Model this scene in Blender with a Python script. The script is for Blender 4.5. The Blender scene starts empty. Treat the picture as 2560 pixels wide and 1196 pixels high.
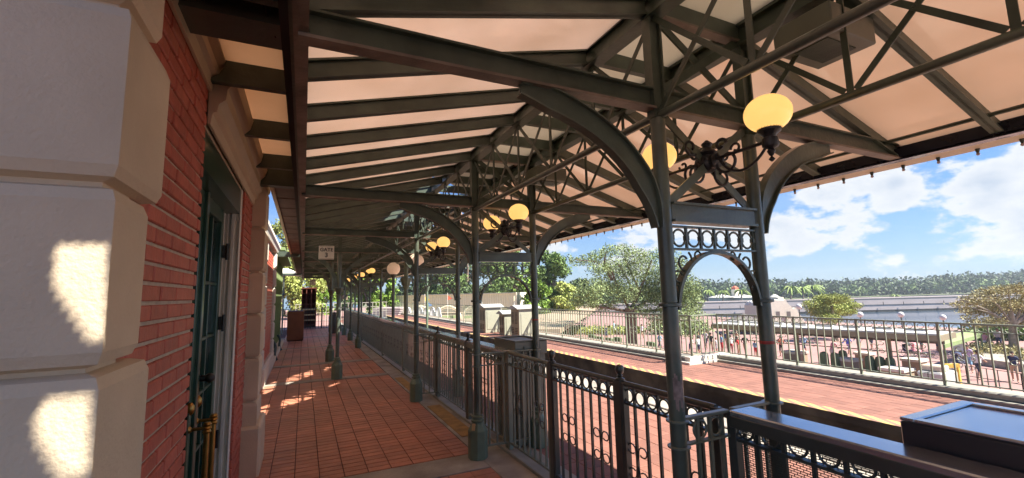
import bpy, bmesh, math, random
from math import sin, cos, pi, sqrt, radians
from mathutils import Vector, Matrix
random.seed(7)
R = random.random
def U(a, b): return a + (b - a) * R()
scene = bpy.context.scene
COL = scene.collection
# ------------------------------------------------------------------ camera
CF, CY, CP, CR, CH = 1100.0, .4419, .1219, -.0237, 1.6
_f = Vector((sin(CY) * cos(CP), cos(CY) * cos(CP), sin(CP)))
_r = Vector((cos(CY), -sin(CY), 0)); _u = _r.cross(_f)
_r2 = cos(CR) * _r + sin(CR) * _u; _u2 = cos(CR) * _u - sin(CR) * _r
cam = bpy.data.cameras.new('camera'); camo = bpy.data.objects.new('camera', cam); COL.objects.link(camo)
cam.sensor_width = 36; cam.lens = 36 * CF / 2560; cam.clip_start = .05; cam.clip_end = 3000
camo.matrix_world = Matrix(((_r2.x, _u2.x, -_f.x, 0), (_r2.y, _u2.y, -_f.y, 0), (_r2.z, _u2.z, -_f.z, CH), (0, 0, 0, 1)))
scene.camera = camo
# ------------------------------------------------------------------ sun and sky
SUN = Vector((1, -.9, 1.58)).normalized()
el = math.asin(SUN.z); az = math.atan2(SUN.x, SUN.y)
sl = bpy.data.lights.new('sun', 'SUN'); sl.energy = 2.0; sl.angle = radians(.53); sl.color = (1, .93, .82)
so = bpy.data.objects.new('sun', sl); COL.objects.link(so)
so.rotation_euler = SUN.to_track_quat('Z', 'Y').to_euler()
w = bpy.data.worlds.new('World'); scene.world = w; w.use_nodes = True
nt = w.node_tree; nt.nodes.clear()
def N(nt, t, **k):
    n = nt.nodes.new(t)
    for a, b in k.items():
        if a in ('operation', 'blend_type', 'data_type', 'sky_type', 'noise_dimensions', 'wave_type', 'bands_direction', 'feature', 'vector_type', 'interpolation_type', 'noise_type'): setattr(n, a, b)
    return n
def L(nt, a, b): nt.links.new(a, b)
sky = N(nt, 'ShaderNodeTexSky', sky_type='NISHITA'); sky.sun_disc = False; sky.sun_elevation = el; sky.sun_rotation = az
sky.air_density = 1.0; sky.dust_density = .6; sky.ozone_density = 2.5
tc = N(nt, 'ShaderNodeTexCoord')
bg = N(nt, 'ShaderNodeBackground'); bg.inputs[1].default_value = .05
out = N(nt, 'ShaderNodeOutputWorld'); L(nt, bg.outputs[0], out.inputs[0])
def math_(nt, op, a, b=None, clamp=False):
    n = N(nt, 'ShaderNodeMath', operation=op); n.use_clamp = clamp
    for i, v in enumerate((a, b)):
        if v is None: continue
        if isinstance(v, (int, float)): n.inputs[i].default_value = v
        else: L(nt, v, n.inputs[i])
    return n.outputs[0]
def vdir(px, py):   # viewing direction, used to say where in the sky a cloud stands
    d = (px - 1280) * _r2 - (py - 598) * _u2 + CF * _f
    return d.normalized()
# clouds: cumulus field = noise on a sphere + a few large cloud heads
sx = N(nt, 'ShaderNodeSeparateXYZ'); L(nt, tc.outputs['Generated'], sx.inputs[0])
mp = N(nt, 'ShaderNodeMapping'); L(nt, tc.outputs['Generated'], mp.inputs[0]); mp.inputs['Scale'].default_value = (1, 1, 1.9)
n1 = N(nt, 'ShaderNodeTexNoise'); L(nt, mp.outputs[0], n1.inputs['Vector']); n1.inputs['Scale'].default_value = 6.5; n1.inputs['Detail'].default_value = 8; n1.inputs['Roughness'].default_value = .6
n2 = N(nt, 'ShaderNodeTexNoise'); L(nt, mp.outputs[0], n2.inputs['Vector']); n2.inputs['Scale'].default_value = 2.1; n2.inputs['Detail'].default_value = 3
field = math_(nt, 'ADD', math_(nt, 'MULTIPLY', math_(nt, 'SUBTRACT', n1.outputs[0], .5), 2.2), math_(nt, 'MULTIPLY', math_(nt, 'SUBTRACT', n2.outputs[0], .5), .5))
blobs = [(1985, 560, .085, .30), (2080, 530, .09, .32), (2215, 510, .06, .28), (2236, 462, .02, .34), (2150, 575, .08, .3), (2320, 545, .07, .2), (2470, 480, .07, .34), (2560, 500, .10, .30), (2600, 640, .08, .16),
         (1800, 590, .1, .2), (1560, 600, .10, .22), (1900, 660, .07, .16), (2130, 620, .06, .16), (2330, 650, .05, .10), (2040, 700, .2, .06), (2450, 690, .2, .05), (1350, 620, .14, .2)]
acc = None
for px, py, s, a in blobs:
    dn = N(nt, 'ShaderNodeVectorMath', operation='DISTANCE'); L(nt, tc.outputs['Generated'], dn.inputs[0]); dn.inputs[1].default_value = vdir(px, py)
    q = math_(nt, 'POWER', math_(nt, 'DIVIDE', dn.outputs['Value'], s), 2.0)
    g = math_(nt, 'MULTIPLY', math_(nt, 'POWER', 2.718, math_(nt, 'MULTIPLY', q, -1.0)), a)
    acc = g if acc is None else math_(nt, 'MAXIMUM', acc, g)
field = math_(nt, 'ADD', field, math_(nt, 'MULTIPLY', acc, 2.15))
mr = N(nt, 'ShaderNodeMapRange', interpolation_type='SMOOTHSTEP'); L(nt, field, mr.inputs[0]); mr.inputs[1].default_value = .28; mr.inputs[2].default_value = .46
# cloud shade: thicker parts greyer-blue below
mr2 = N(nt, 'ShaderNodeMapRange'); L(nt, field, mr2.inputs[0]); mr2.inputs[1].default_value = .42; mr2.inputs[2].default_value = .95
n3 = N(nt, 'ShaderNodeTexNoise'); L(nt, mp.outputs[0], n3.inputs['Vector']); n3.inputs['Scale'].default_value = 11; n3.inputs['Detail'].default_value = 5
shade = math_(nt, 'MULTIPLY', mr2.outputs[0], math_(nt, 'MULTIPLY', n3.outputs[0], 1.5), True)
cc = N(nt, 'ShaderNodeMixRGB'); L(nt, shade, cc.inputs[0]); cc.inputs[1].default_value = (2.5, 2.55, 2.58, 1); cc.inputs[2].default_value = (1.5, 1.75, 2.1, 1)
mix = N(nt, 'ShaderNodeMixRGB'); L(nt, math_(nt, 'MULTIPLY', mr.outputs[0], .93), mix.inputs[0])
tint = N(nt, 'ShaderNodeMixRGB', blend_type='MULTIPLY'); tint.inputs[0].default_value = 1; L(nt, sky.outputs[0], tint.inputs[1]); tint.inputs[2].default_value = (.175, .285, .45, 1)
# milky air low over the horizon, and a thin veil of broken low cloud
hzf = math_(nt, 'MULTIPLY', math_(nt, 'POWER', math_(nt, 'SUBTRACT', 1.0, math_(nt, 'MINIMUM', math_(nt, 'MULTIPLY', math_(nt, 'MAXIMUM', sx.outputs[2], 0.0), 2.6), 1.0)), 2.2), .58)
mp4 = N(nt, 'ShaderNodeMapping'); L(nt, tc.outputs['Generated'], mp4.inputs[0]); mp4.inputs['Scale'].default_value = (1, 1, 4.2)
n4 = N(nt, 'ShaderNodeTexNoise'); L(nt, mp4.outputs[0], n4.inputs['Vector']); n4.inputs['Scale'].default_value = 4.5; n4.inputs['Detail'].default_value = 7
mr4 = N(nt, 'ShaderNodeMapRange', interpolation_type='SMOOTHSTEP'); L(nt, n4.outputs[0], mr4.inputs[0]); mr4.inputs[1].default_value = .44; mr4.inputs[2].default_value = .66; mr4.inputs[4].default_value = .3
veil = N(nt, 'ShaderNodeMixRGB'); L(nt, math_(nt, 'MAXIMUM', hzf, mr4.outputs[0]), veil.inputs[0]); L(nt, tint.outputs[0], veil.inputs[1]); veil.inputs[2].default_value = (1.75, 2.15, 2.45, 1)
L(nt, veil.outputs[0], mix.inputs[1]); L(nt, cc.outputs[0], mix.inputs[2]); L(nt, mix.outputs[0], bg.inputs[0])
scene.view_settings.view_transform = 'Standard'; scene.view_settings.look = 'None'
scene.view_settings.exposure = 2.95; scene.view_settings.gamma = 1; scene.view_settings.use_curve_mapping = False
scene.render.engine = 'CYCLES'; scene.cycles.max_bounces = 8; scene.cycles.diffuse_bounces = 5; scene.cycles.caustics_reflective = False; scene.cycles.caustics_refractive = False
# ------------------------------------------------------------------ materials
MATS = {}
def mat(name, c, rough=.5, metal=0., var=.25, scale=4., bump=.0, bscale=60., rnd=0., island=0., spec=.5, emit=None, es=0., c2=None, c2scale=2., c2amt=.5, coat=0.):
    m = bpy.data.materials.new(name); m.use_nodes = True; t = m.node_tree
    b = t.nodes['Principled BSDF']
    tcn = N(t, 'ShaderNodeNewGeometry')
    no = N(t, 'ShaderNodeTexNoise'); L(t, tcn.outputs['Position'], no.inputs['Vector']); no.inputs['Scale'].default_value = scale; no.inputs['Detail'].default_value = 5
    hv = N(t, 'ShaderNodeMapRange'); L(t, no.outputs[0], hv.inputs[0]); hv.inputs[1].default_value = .3; hv.inputs[2].default_value = .7; hv.inputs[3].default_value = 1 - var; hv.inputs[4].default_value = 1 + var
    val = hv.outputs[0]
    if rnd:
        oi = N(t, 'ShaderNodeObjectInfo'); r = N(t, 'ShaderNodeMapRange'); L(t, oi.outputs['Random'], r.inputs[0]); r.inputs[3].default_value = 1 - rnd; r.inputs[4].default_value = 1 + rnd
        val = math_(t, 'MULTIPLY', val, r.outputs[0])
    if island:
        ge = N(t, 'ShaderNodeNewGeometry'); r = N(t, 'ShaderNodeMapRange'); L(t, ge.outputs['Random Per Island'], r.inputs[0]); r.inputs[3].default_value = 1 - island; r.inputs[4].default_value = 1 + island
        val = math_(t, 'MULTIPLY', val, r.outputs[0])
    base = N(t, 'ShaderNodeMixRGB'); base.inputs[1].default_value = (*c, 1); base.inputs[2].default_value = (*(c2 or c), 1)
    if c2:
        nn = N(t, 'ShaderNodeTexNoise'); L(t, tcn.outputs['Position'], nn.inputs['Vector']); nn.inputs['Scale'].default_value = c2scale; nn.inputs['Detail'].default_value = 6
        q = N(t, 'ShaderNodeMapRange'); L(t, nn.outputs[0], q.inputs[0]); q.inputs[1].default_value = 1 - c2amt - .12; q.inputs[2].default_value = 1 - c2amt + .12
        L(t, q.outputs[0], base.inputs[0])
    else: base.inputs[0].default_value = 0
    vm = N(t, 'ShaderNodeVectorMath', operation='SCALE'); L(t, base.outputs[0], vm.inputs[0]); L(t, val, vm.inputs['Scale'])
    L(t, vm.outputs[0], b.inputs['Base Color'])
    b.inputs['Roughness'].default_value = rough; b.inputs['Metallic'].default_value = metal; b.inputs['Specular IOR Level'].default_value = spec
    if coat: b.inputs['Coat Weight'].default_value = coat; b.inputs['Coat Roughness'].default_value = .08
    if bump:
        bn = N(t, 'ShaderNodeTexNoise'); L(t, tcn.outputs['Position'], bn.inputs['Vector']); bn.inputs['Scale'].default_value = bscale; bn.inputs['Detail'].default_value = 4
        bp = N(t, 'ShaderNodeBump'); bp.inputs['Strength'].default_value = bump; bp.inputs['Distance'].default_value = .01; L(t, bn.outputs[0], bp.inputs['Height']); L(t, bp.outputs[0], b.inputs['Normal'])
    if emit: b.inputs['Emission Color'].default_value = (*emit, 1); b.inputs['Emission Strength'].default_value = es
    MATS[name] = m
    return m
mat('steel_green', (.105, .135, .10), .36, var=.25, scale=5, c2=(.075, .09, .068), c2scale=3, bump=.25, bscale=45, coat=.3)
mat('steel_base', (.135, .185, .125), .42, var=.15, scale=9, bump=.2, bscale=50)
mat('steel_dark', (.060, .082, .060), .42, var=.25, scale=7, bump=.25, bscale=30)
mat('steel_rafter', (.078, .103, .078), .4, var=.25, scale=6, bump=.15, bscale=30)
mat('steel_rust', (.16, .07, .035), .8, var=.3, scale=20)
mat('steel_under', (.18, .145, .115), .5, var=.4, scale=6, bump=.3, bscale=40)
mat('steel_navy', (.016, .018, .03), .25, var=.2, scale=6, coat=.4)
mat('iron_black', (.022, .022, .024), .38, var=.2, scale=20, bump=.3, bscale=80)
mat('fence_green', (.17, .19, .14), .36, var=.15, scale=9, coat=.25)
mat('rail_sunlit', (.24, .27, .19), .45, var=.12, scale=9)  # lighter copy of the fence green, sunlight put into its colour
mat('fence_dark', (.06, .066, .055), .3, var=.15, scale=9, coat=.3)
mat('cap_gloss', (.55, .60, .64), .24, metal=.85, var=.1, scale=6, coat=.4)
mat('ceiling_tan', (.66, .49, .39), .3, var=.10, scale=1.6, spec=.5, bump=.08, bscale=5, coat=1.)
mat('ceiling_track', (.66, .49, .38), .3, var=.10, scale=1.6, spec=.5, bump=.08, bscale=5, coat=1.)
mat('ceiling_grey', (.45, .40, .33), .4, var=.08, scale=2)
mat('soffit_tan', (.50, .33, .21), .55, var=.1, scale=3)
mat('trim_cream', (.62, .52, .38), .5, var=.08, scale=4, bump=.1, bscale=20)
mat('trim_white', (.82, .79, .70), .45, var=.06, scale=5)
mat('stucco', (.72, .59, .42), .85, var=.10, scale=2.2, bump=.28, bscale=85, c2=(.63, .51, .36), c2scale=1.5)
mat('stucco_side', (.36, .34, .28), .85, var=.07, scale=3, bump=.3, bscale=110)
mat('stone_white', (.62, .58, .49), .8, var=.06, scale=4, bump=.2, bscale=60)
mat('brick_paint', (.50, .125, .082), .5, var=.14, scale=14, bump=.35, bscale=60, rnd=.10)
mat('brick_stuff', (.50, .125, .082), .5, var=.14, scale=14, bump=.35, bscale=60, island=.10)
mat('mortar', (.55, .49, .38), .85, var=.15, scale=20, bump=.4, bscale=80)
mat('mortar_dark', (.13, .07, .05), .9, var=.2, scale=20)
mat('paver', (.56, .225, .135), .45, var=.14, scale=7, bump=.2, bscale=50, rnd=.11, c2=(.42, .19, .12), c2scale=.7)
mat('paver_stuff', (.56, .225, .135), .45, var=.14, scale=2, bump=.2, bscale=50, island=.11, c2=(.42, .19, .12), c2scale=.7)
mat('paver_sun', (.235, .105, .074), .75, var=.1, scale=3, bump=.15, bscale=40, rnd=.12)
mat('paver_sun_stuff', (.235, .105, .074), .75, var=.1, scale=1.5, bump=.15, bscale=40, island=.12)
mat('grout_light', (.40, .26, .19), .9, var=.1, scale=8)
mat('grout_dark', (.07, .032, .025), .9, var=.2, scale=8)
mat('concrete', (.38, .34, .28), .8, var=.22, scale=3.5, bump=.3, bscale=60, c2=(.26, .23, .19), c2scale=2.5, c2amt=.45)
mat('kerb_light', (.29, .275, .225), .8, var=.12, scale=5, bump=.2)
mat('concrete_dirty', (.16, .13, .10), .9, var=.4, scale=3, bump=.6, bscale=14, c2=(.07, .055, .045), c2scale=1.6)
mat('yellow', (.62, .40, .07), .7, var=.15, scale=8)
mat('yellow_worn', (.36, .20, .05), .7, var=.3, scale=8)
mat('ballast', (.10, .085, .07), .95, var=.4, scale=20, bump=1, bscale=40)
mat('rail_steel', (.05, .05, .055), .4, metal=.6, var=.3, scale=10)
mat('door_green', (.025, .075, .05), .3, var=.12, scale=8, coat=.3)
mat('glass_dark', (.015, .022, .022), .05, var=.1, scale=2, spec=.8, coat=.6)
mat('glass_pale', (.25, .30, .2), .15, var=.1, scale=2)
mat('brass', (.45, .26, .08), .3, metal=1, var=.15, scale=20)
mat('hinge', (.02, .018, .016), .4)
mat('globe_lit', (.8, .5, .18), .25, var=.03, emit=(1, .55, .16), es=.15, scale=3)
mat('globe_off_glow', (.85, .66, .50), .3, var=.03, emit=(1, .7, .45), es=.03, scale=3)  # lamp is off, faint warm glow built into the material
mat('globe_white', (.62, .62, .60), .3, var=.02)
mat('bulb_clear', (.45, .40, .42), .08, spec=.8, coat=.6)
mat('wall_green', (.20, .27, .105), .6, var=.1, scale=3)
mat('wall_green_dark', (.10, .14, .06), .6, var=.1, scale=3)
mat('roof_tile', (.16, .10, .08), .7, var=.2, scale=6, bump=.3)
mat('podium', (.24, .085, .04), .4, var=.15, scale=3)
mat('podium_top', (.1, .14, .35), .4)
mat('shelf_wood', (.13, .035, .02), .55, var=.2, scale=5)
mat('label_tan', (.55, .40, .2), .6)
mat('sign_face', (.82, .78, .68), .5, var=.05)
mat('sign_ink', (.015, .013, .012), .5)
mat('grey_box', (.15, .165, .13), .42, var=.08, scale=5)
mat('box_dark', (.028, .032, .036), .3, var=.1, scale=5, coat=.3)
mat('kiosk', (.36, .36, .27), .6, var=.06)
mat('kiosk_door', (.36, .31, .21), .6, var=.08)
mat('kiosk_roof', (.42, .42, .38), .55, var=.05)
mat('louvre', (.08, .065, .045), .7)
mat('hose', (.03, .07, .09), .5)
mat('band_red', (.35, .05, .04), .5)  # plain red for the thin bands round two columns
mat('worn_patch', (.26, .20, .18), .7, var=.4, scale=30)
mat('plaza', (.33, .185, .165), .85, var=.08, scale=.4, c2=(.29, .17, .15), c2scale=.15)
mat('plaza_tan', (.34, .26, .18), .85, var=.08, scale=.4)
mat('grass', (.09, .13, .035), .9, var=.3, scale=.3)
mat('land', (.10, .12, .05), .9, var=.3, scale=.05)
mat('beam_concrete', (.44, .37, .35), .8, var=.06, scale=.3)
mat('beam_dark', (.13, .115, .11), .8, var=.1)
mat('roof_white', (.50, .49, .46), .6, var=.05, scale=1)
mat('fascia_olive', (.22, .19, .12), .6, var=.1, scale=1)
mat('shade_dark', (.03, .028, .024), .7)  # near-black, painted shade for the gutter gap and under the pier
mat('cream_wall', (.80, .73, .54), .7, var=.05, scale=.6)
mat('tent_white', (.80, .80, .80), .6, var=.04)
mat('tent_trim', (.10, .10, .12), .6)
mat('bark', (.16, .12, .085), .9, var=.35, scale=5, bump=.7, bscale=12)
mat('bark_grey', (.25, .215, .17), .9, var=.3, scale=4, bump=.5, bscale=14)
def leafmat(n, c, v=.5): return mat(n, c, .6, var=.25, scale=.35, island=v, spec=.25)
leafmat('leaf_oak', (.21, .27, .11)); leafmat('leaf_dark', (.075, .115, .045)); leafmat('leaf_bright', (.16, .26, .04)); leafmat('leaf_mid', (.12, .19, .05))
leafmat('leaf_yellow', (.30, .34, .09)); leafmat('leaf_dry', (.33, .29, .13)); leafmat('leaf_palm', (.18, .25, .06), .3); leafmat('leaf_far', (.075, .12, .045), .55); leafmat('leaf_far2', (.15, .22, .06), .3)
mat('soil', (.10, .065, .045), .95, var=.3)
mat('flag_yellow', (.8, .6, .08), .6); mat('flag_red', (.6, .14, .07), .6); mat('flag_blue', (.15, .35, .7), .6)
for nme, c in dict(skin=(.42, .25, .17), hair=(.03, .02, .015), white=(.8, .8, .8), blue=(.22, .38, .55), navy=(.02, .03, .08), red=(.45, .04, .04), black=(.02, .02, .022), tan=(.4, .3, .2), orange=(.5, .16, .1), royal=(.04, .10, .55), pink=(.65, .3, .33), lilac=(.4, .33, .5), silver=(.4, .4, .42)).items():
    mat('cloth_' + nme, c, .8, var=.08)
wm = mat('water', (.05, .09, .14), .10, var=.1, scale=.1, bump=.12, bscale=1.2, spec=.6)
# translucency added to the canopy skin so daylight brightens the shade below
def translucent(n, c, f):
    t = MATS[n].node_tree; b = t.nodes['Principled BSDF']; o = t.nodes['Material Output']
    tr_ = N(t, 'ShaderNodeBsdfTranslucent'); g_ = N(t, 'ShaderNodeNewGeometry'); nz = N(t, 'ShaderNodeTexNoise'); L(t, g_.outputs['Position'], nz.inputs['Vector']); nz.inputs['Scale'].default_value = 1.7; nz.inputs['Detail'].default_value = 7; nz.inputs['Roughness'].default_value = .6
    q_ = N(t, 'ShaderNodeMapRange'); L(t, nz.outputs[0], q_.inputs[0]); q_.inputs[1].default_value = .32; q_.inputs[2].default_value = .68
    mx_ = N(t, 'ShaderNodeMixRGB'); L(t, q_.outputs[0], mx_.inputs[0]); mx_.inputs[1].default_value = (c[0] * .86, c[1] * .84, c[2] * .80, 1); mx_.inputs[2].default_value = (*c, 1); L(t, mx_.outputs[0], tr_.inputs[0])
    ms = N(t, 'ShaderNodeMixShader'); ms.inputs[0].default_value = f
    L(t, b.outputs[0], ms.inputs[1]); L(t, tr_.outputs[0], ms.inputs[2]); L(t, ms.outputs[0], o.inputs['Surface'])
translucent('ceiling_tan', (.89, .74, .645), .49); translucent('ceiling_track', (.90, .73, .61), .35); translucent('ceiling_grey', (.80, .71, .60), .38); translucent('soffit_tan', (.85, .62, .45), .32)  # track-side copy passes less light, so the right slope looks dimmer
# striped yellow / grey hazard edge (paint)
def stripes(name, ca, cb, freq, ang):
    m = mat(name, ca, .75, var=.12, scale=6); t = m.node_tree; b = t.nodes['Principled BSDF']
    tcn = N(t, 'ShaderNodeTexCoord'); s = N(t, 'ShaderNodeSeparateXYZ'); L(t, tcn.outputs['Object'], s.inputs[0])
    v = math_(t, 'FRACT', math_(t, 'MULTIPLY', math_(t, 'ADD', s.outputs[1], math_(t, 'MULTIPLY', s.outputs[0], ang)), freq))
    g = math_(t, 'GREATER_THAN', v, .5)
    mx = N(t, 'ShaderNodeMixRGB'); L(t, g, mx.inputs[0]); mx.inputs[1].default_value = (*ca, 1); mx.inputs[2].default_value = (*cb, 1); L(t, mx.outputs[0], b.inputs['Base Color'])
stripes('hazard', (.50, .36, .12), (.27, .15, .105), 4.2, -1.6)
# ------------------------------------------------------------------ mesh helpers
ORG = {}
def tag(o, label=None, cat=None, group=None, kind=None):
    if label: o['label'] = label
    if cat: o['category'] = cat
    if group: o['group'] = group
    if kind: o['kind'] = kind
    return o
def thing(name, loc, label, cat, group=None, rz=0.):
    o = bpy.data.objects.new(name, None); COL.objects.link(o); o.location = loc; o.rotation_euler = (0, 0, rz); o.empty_display_size = .1
    ORG[o] = Vector(loc); return tag(o, label, cat, group)
class MB:
    def __init__(s): s.v = []; s.f = []
    def quad(s, *p):
        n = len(s.v); s.v += [tuple(q) for q in p]; s.f.append(tuple(range(n, n + len(p)))); return s
    def box(s, a, b):
        x0, y0, z0 = a; x1, y1, z1 = b; n = len(s.v)
        s.v += [(x0, y0, z0), (x1, y0, z0), (x1, y1, z0), (x0, y1, z0), (x0, y0, z1), (x1, y0, z1), (x1, y1, z1), (x0, y1, z1)]
        s.f += [tuple(n + i for i in q) for q in ((0, 3, 2, 1), (4, 5, 6, 7), (0, 1, 5, 4), (1, 2, 6, 5), (2, 3, 7, 6), (3, 0, 4, 7))]; return s
    def bar(s, p, q, w, h=None, up=(0, 0, 1)):
        p, q = Vector(p), Vector(q); h = h or w; d = (q - p).normalized(); up = Vector(up)
        if abs(d.dot(up)) > .98: up = Vector((1, 0, 0))
        r = d.cross(up).normalized() * w / 2; u = r.cross(d).normalized() * h / 2; n = len(s.v)
        for c in (p, q): s.v += [tuple(c - r - u), tuple(c + r - u), tuple(c + r + u), tuple(c - r + u)]
        s.f += [tuple(n + i for i in q_) for q_ in ((0, 1, 2, 3), (7, 6, 5, 4), (0, 4, 5, 1), (1, 5, 6, 2), (2, 6, 7, 3), (3, 7, 4, 0))]; return s
    def path(s, pts, w, h, up):      # flat strip swept along a path; w along up-vector cross, h along up
        pts = [Vector(p) for p in pts]; up = Vector(up).normalized(); n0 = len(s.v); m = len(pts)
        for i, p in enumerate(pts):
            d = (pts[min(i + 1, m - 1)] - pts[max(i - 1, 0)]).normalized(); r = d.cross(up).normalized()
            ww = w[i] if isinstance(w, (list, tuple)) else w
            a, b = r * ww / 2, up * h / 2
            s.v += [tuple(p - a - b), tuple(p + a - b), tuple(p + a + b), tuple(p - a + b)]
        for i in range(m - 1):
            k = n0 + 4 * i
            for a, b in ((0, 1), (1, 2), (2, 3), (3, 0)): s.f.append((k + a, k + b, k + 4 + b, k + 4 + a))
        s.f += [(n0 + 3, n0 + 2, n0 + 1, n0), tuple(n0 + 4 * (m - 1) + i for i in range(4))]; return s
    def tube(s, pts, r, n=8, closed=False):
        pts = [Vector(p) for p in pts]; m = len(pts); n0 = len(s.v); last = None
        for i, p in enumerate(pts):
            if closed: d = pts[(i + 1) % m] - pts[i - 1]
            else: d = pts[min(i + 1, m - 1)] - pts[max(i - 1, 0)]
            d.normalize()
            if last is None: a = d.orthogonal().normalized()
            else: a = (last - d * last.dot(d)).normalized()
            last = a; b = d.cross(a); rr = r[i] if isinstance(r, (list, tuple)) else r
            for k in range(n):
                t = 2 * pi * k / n; s.v.append(tuple(p + (a * cos(t) + b * sin(t)) * rr))
        for i in range(m if closed else m - 1):
            j = (i + 1) % m
            for k in range(n): s.f.append((n0 + i * n + k, n0 + i * n + (k + 1) % n, n0 + j * n + (k + 1) % n, n0 + j * n + k))
        if not closed: s.f += [tuple(n0 + k for k in range(n))[::-1], tuple(n0 + (m - 1) * n + k for k in range(n))]
        return s
    def lathe(s, c, prof, n=12, rot=0.):
        n0 = len(s.v); cx, cy, cz = c
        for r, z in prof:
            for k in range(n):
                t = 2 * pi * k / n + rot; s.v.append((cx + r * cos(t), cy + r * sin(t), cz + z))
        m = len(prof)
        for i in range(m - 1):
            for k in range(n): s.f.append((n0 + i * n + k, n0 + i * n + (k + 1) % n, n0 + (i + 1) * n + (k + 1) % n, n0 + (i + 1) * n + k))
        s.f += [tuple(n0 + k for k in range(n))[::-1], tuple(n0 + (m - 1) * n + k for k in range(n))]; return s
    def ring(s, c, R_, r, plane='xz', n=16, m=5):
        pts = []
        for k in range(n):
            t = 2 * pi * k / n; a, b = R_ * cos(t), R_ * sin(t)
            pts.append((c[0] + a, c[1], c[2] + b) if plane == 'xz' else (c[0], c[1] + a, c[2] + b))
        return s.tube(pts, r, m, True)
    def sphere(s, c, r, n=16, m=10, sq=1.):
        return s.lathe(c, [(max(.001, r * sin(pi * i / m)), -r * sq * cos(pi * i / m)) for i in range(m + 1)], n)
    def extrude(s, poly, plane, d0, d1):   # poly = 2D outline, extruded along the third axis
        n = len(poly); n0 = len(s.v)
        for d in (d0, d1):
            for a, b in poly: s.v.append({'xz': (a, d, b), 'yz': (d, a, b), 'xy': (a, b, d)}[plane])
        s.f += [tuple(n0 + i for i in range(n))[::-1], tuple(n0 + n + i for i in range(n))]
        for i in range(n): j = (i + 1) % n; s.f.append((n0 + i, n0 + j, n0 + n + j, n0 + n + i))
        return s
    def mesh(s, name, m, smooth=False, off=(0, 0, 0), bevel=0):
        me = bpy.data.meshes.new(name); ox, oy, oz = off
        me.from_pydata([(a - ox, b - oy, c - oz) for a, b, c in s.v], [], s.f)
        bm = bmesh.new(); bm.from_mesh(me); bmesh.ops.recalc_face_normals(bm, faces=bm.faces)
        if bevel: bmesh.ops.bevel(bm, geom=[e for e in bm.edges], offset=bevel, segments=1, affect='EDGES', clamp_overlap=True)
        bm.to_mesh(me); bm.free()
        me.materials.append(MATS[m])
        if smooth:
            for p in me.polygons: p.use_smooth = True
            try: me.set_sharp_from_angle(angle=radians(40))
            except Exception: pass
        return me
    def build(s, name, m, parent=None, smooth=False, loc=None, bevel=0, **t):
        off = ORG[parent] if parent is not None else (Vector(loc) if loc else Vector((0, 0, 0)))
        o = bpy.data.objects.new(name, s.mesh(name, m, smooth, off, bevel)); COL.objects.link(o)
        if parent is not None: o.parent = parent; ORG[o] = ORG[parent]
        else:
            ORG[o] = off
            if loc: o.location = loc
        return tag(o, **t)
def inst(name, me, parent, pos, rz=0.):
    o = bpy.data.objects.new(name, me); COL.objects.link(o); o.parent = parent; o.location = Vector(pos) - ORG[parent]
    if rz: o.rotation_euler = (0, 0, rz)
    ORG[o] = Vector(pos); return o
def copy_tree(o, parent=None, loc=None, label=None, rz=None):
    c = o.copy(); COL.objects.link(c); c.parent = parent
    if loc is not None: c.location = loc; ORG[c] = Vector(loc)
    if rz is not None: c.rotation_euler = (0, 0, rz)
    if label: c['label'] = label
    for ch in list(KIDS.get(o, [])): copy_tree(ch, c)
    return c
KIDS = {}
def snap(o):   # remember the children of a prototype before copying
    KIDS[o] = list(o.children)
    for c in o.children: snap(c)
def bez(p0, p1, p2, p3, n=14):
    P = [Vector(p) for p in (p0, p1, p2, p3)]
    return [((1 - t) ** 3) * P[0] + 3 * t * (1 - t) ** 2 * P[1] + 3 * t * t * (1 - t) * P[2] + t ** 3 * P[3] for t in [i / n for i in range(n + 1)]]
def spiral(c, r0, r1, a0, turns, plane='xz', n=18, sgn=1, fx=1, y=0):
    pts = []
    for i in range(n + 1):
        t = i / n; r = r0 + (r1 - r0) * t; a = a0 + sgn * turns * 2 * pi * t
        u, v = c[0] + fx * r * cos(a), c[1] + r * sin(a)
        pts.append((u, y, v) if plane == 'xz' else (y, u, v))
    return pts
def ground(px, py, z):
    d = (px - 1280) * _r2 - (py - 598) * _u2 + CF * _f; t = (z - CH) / d.z
    return Vector((0, 0, CH)) + d * t
def deep(px, py, D):     # the spot D metres away in that direction of view
    d = (px - 1280) * _r2 - (py - 598) * _u2 + CF * _f
    return Vector((0, 0, CH)) + d * (D / CF)
YK = [1.62 + 2.66 * k for k in range(-2, 10)]   # frame lines
def yk(k): return 1.62 + 2.66 * k
XA, XB, XL, XR = 1.60, 2.28, -.045, 3.93
# ================================================================== SETTING
PZ = -4.1      # plaza level
WZ = -6.0      # lake level
MB().box((-60, -60, PZ - .5), (75, 240, PZ - .02)).build('ground', 'plaza', kind='structure')
MB().quad((-900, -900, WZ - .6), (1600, -900, WZ - .6), (1600, 1600, WZ - .6), (-900, 1600, WZ - .6)).build('lake_bed', 'land', kind='structure')
MB().quad((-900, -900, WZ), (1600, -900, WZ), (1600, 1600, WZ), (-900, 1600, WZ)).build('lake_water', 'water', kind='structure')
# far shore land: a big sheet beyond the lake
def shore_pt(px, D): p = deep(px, 735, D); p.z = WZ + .3; return p
S = [shore_pt(x, D) for x, D in ((900, 210), (1300, 215), (1750, 235), (2060, 255), (2350, 270), (2560, 290), (2900, 330))]
m = MB()
for a, b in zip(S, S[1:]):
    fa, fb = a * 4.0, b * 4.0
    m.quad(a, b, (fb.x, fb.y, WZ + 3), (fa.x, fa.y, WZ + 3))
m.build('far_shore', 'land', kind='structure')
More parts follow.
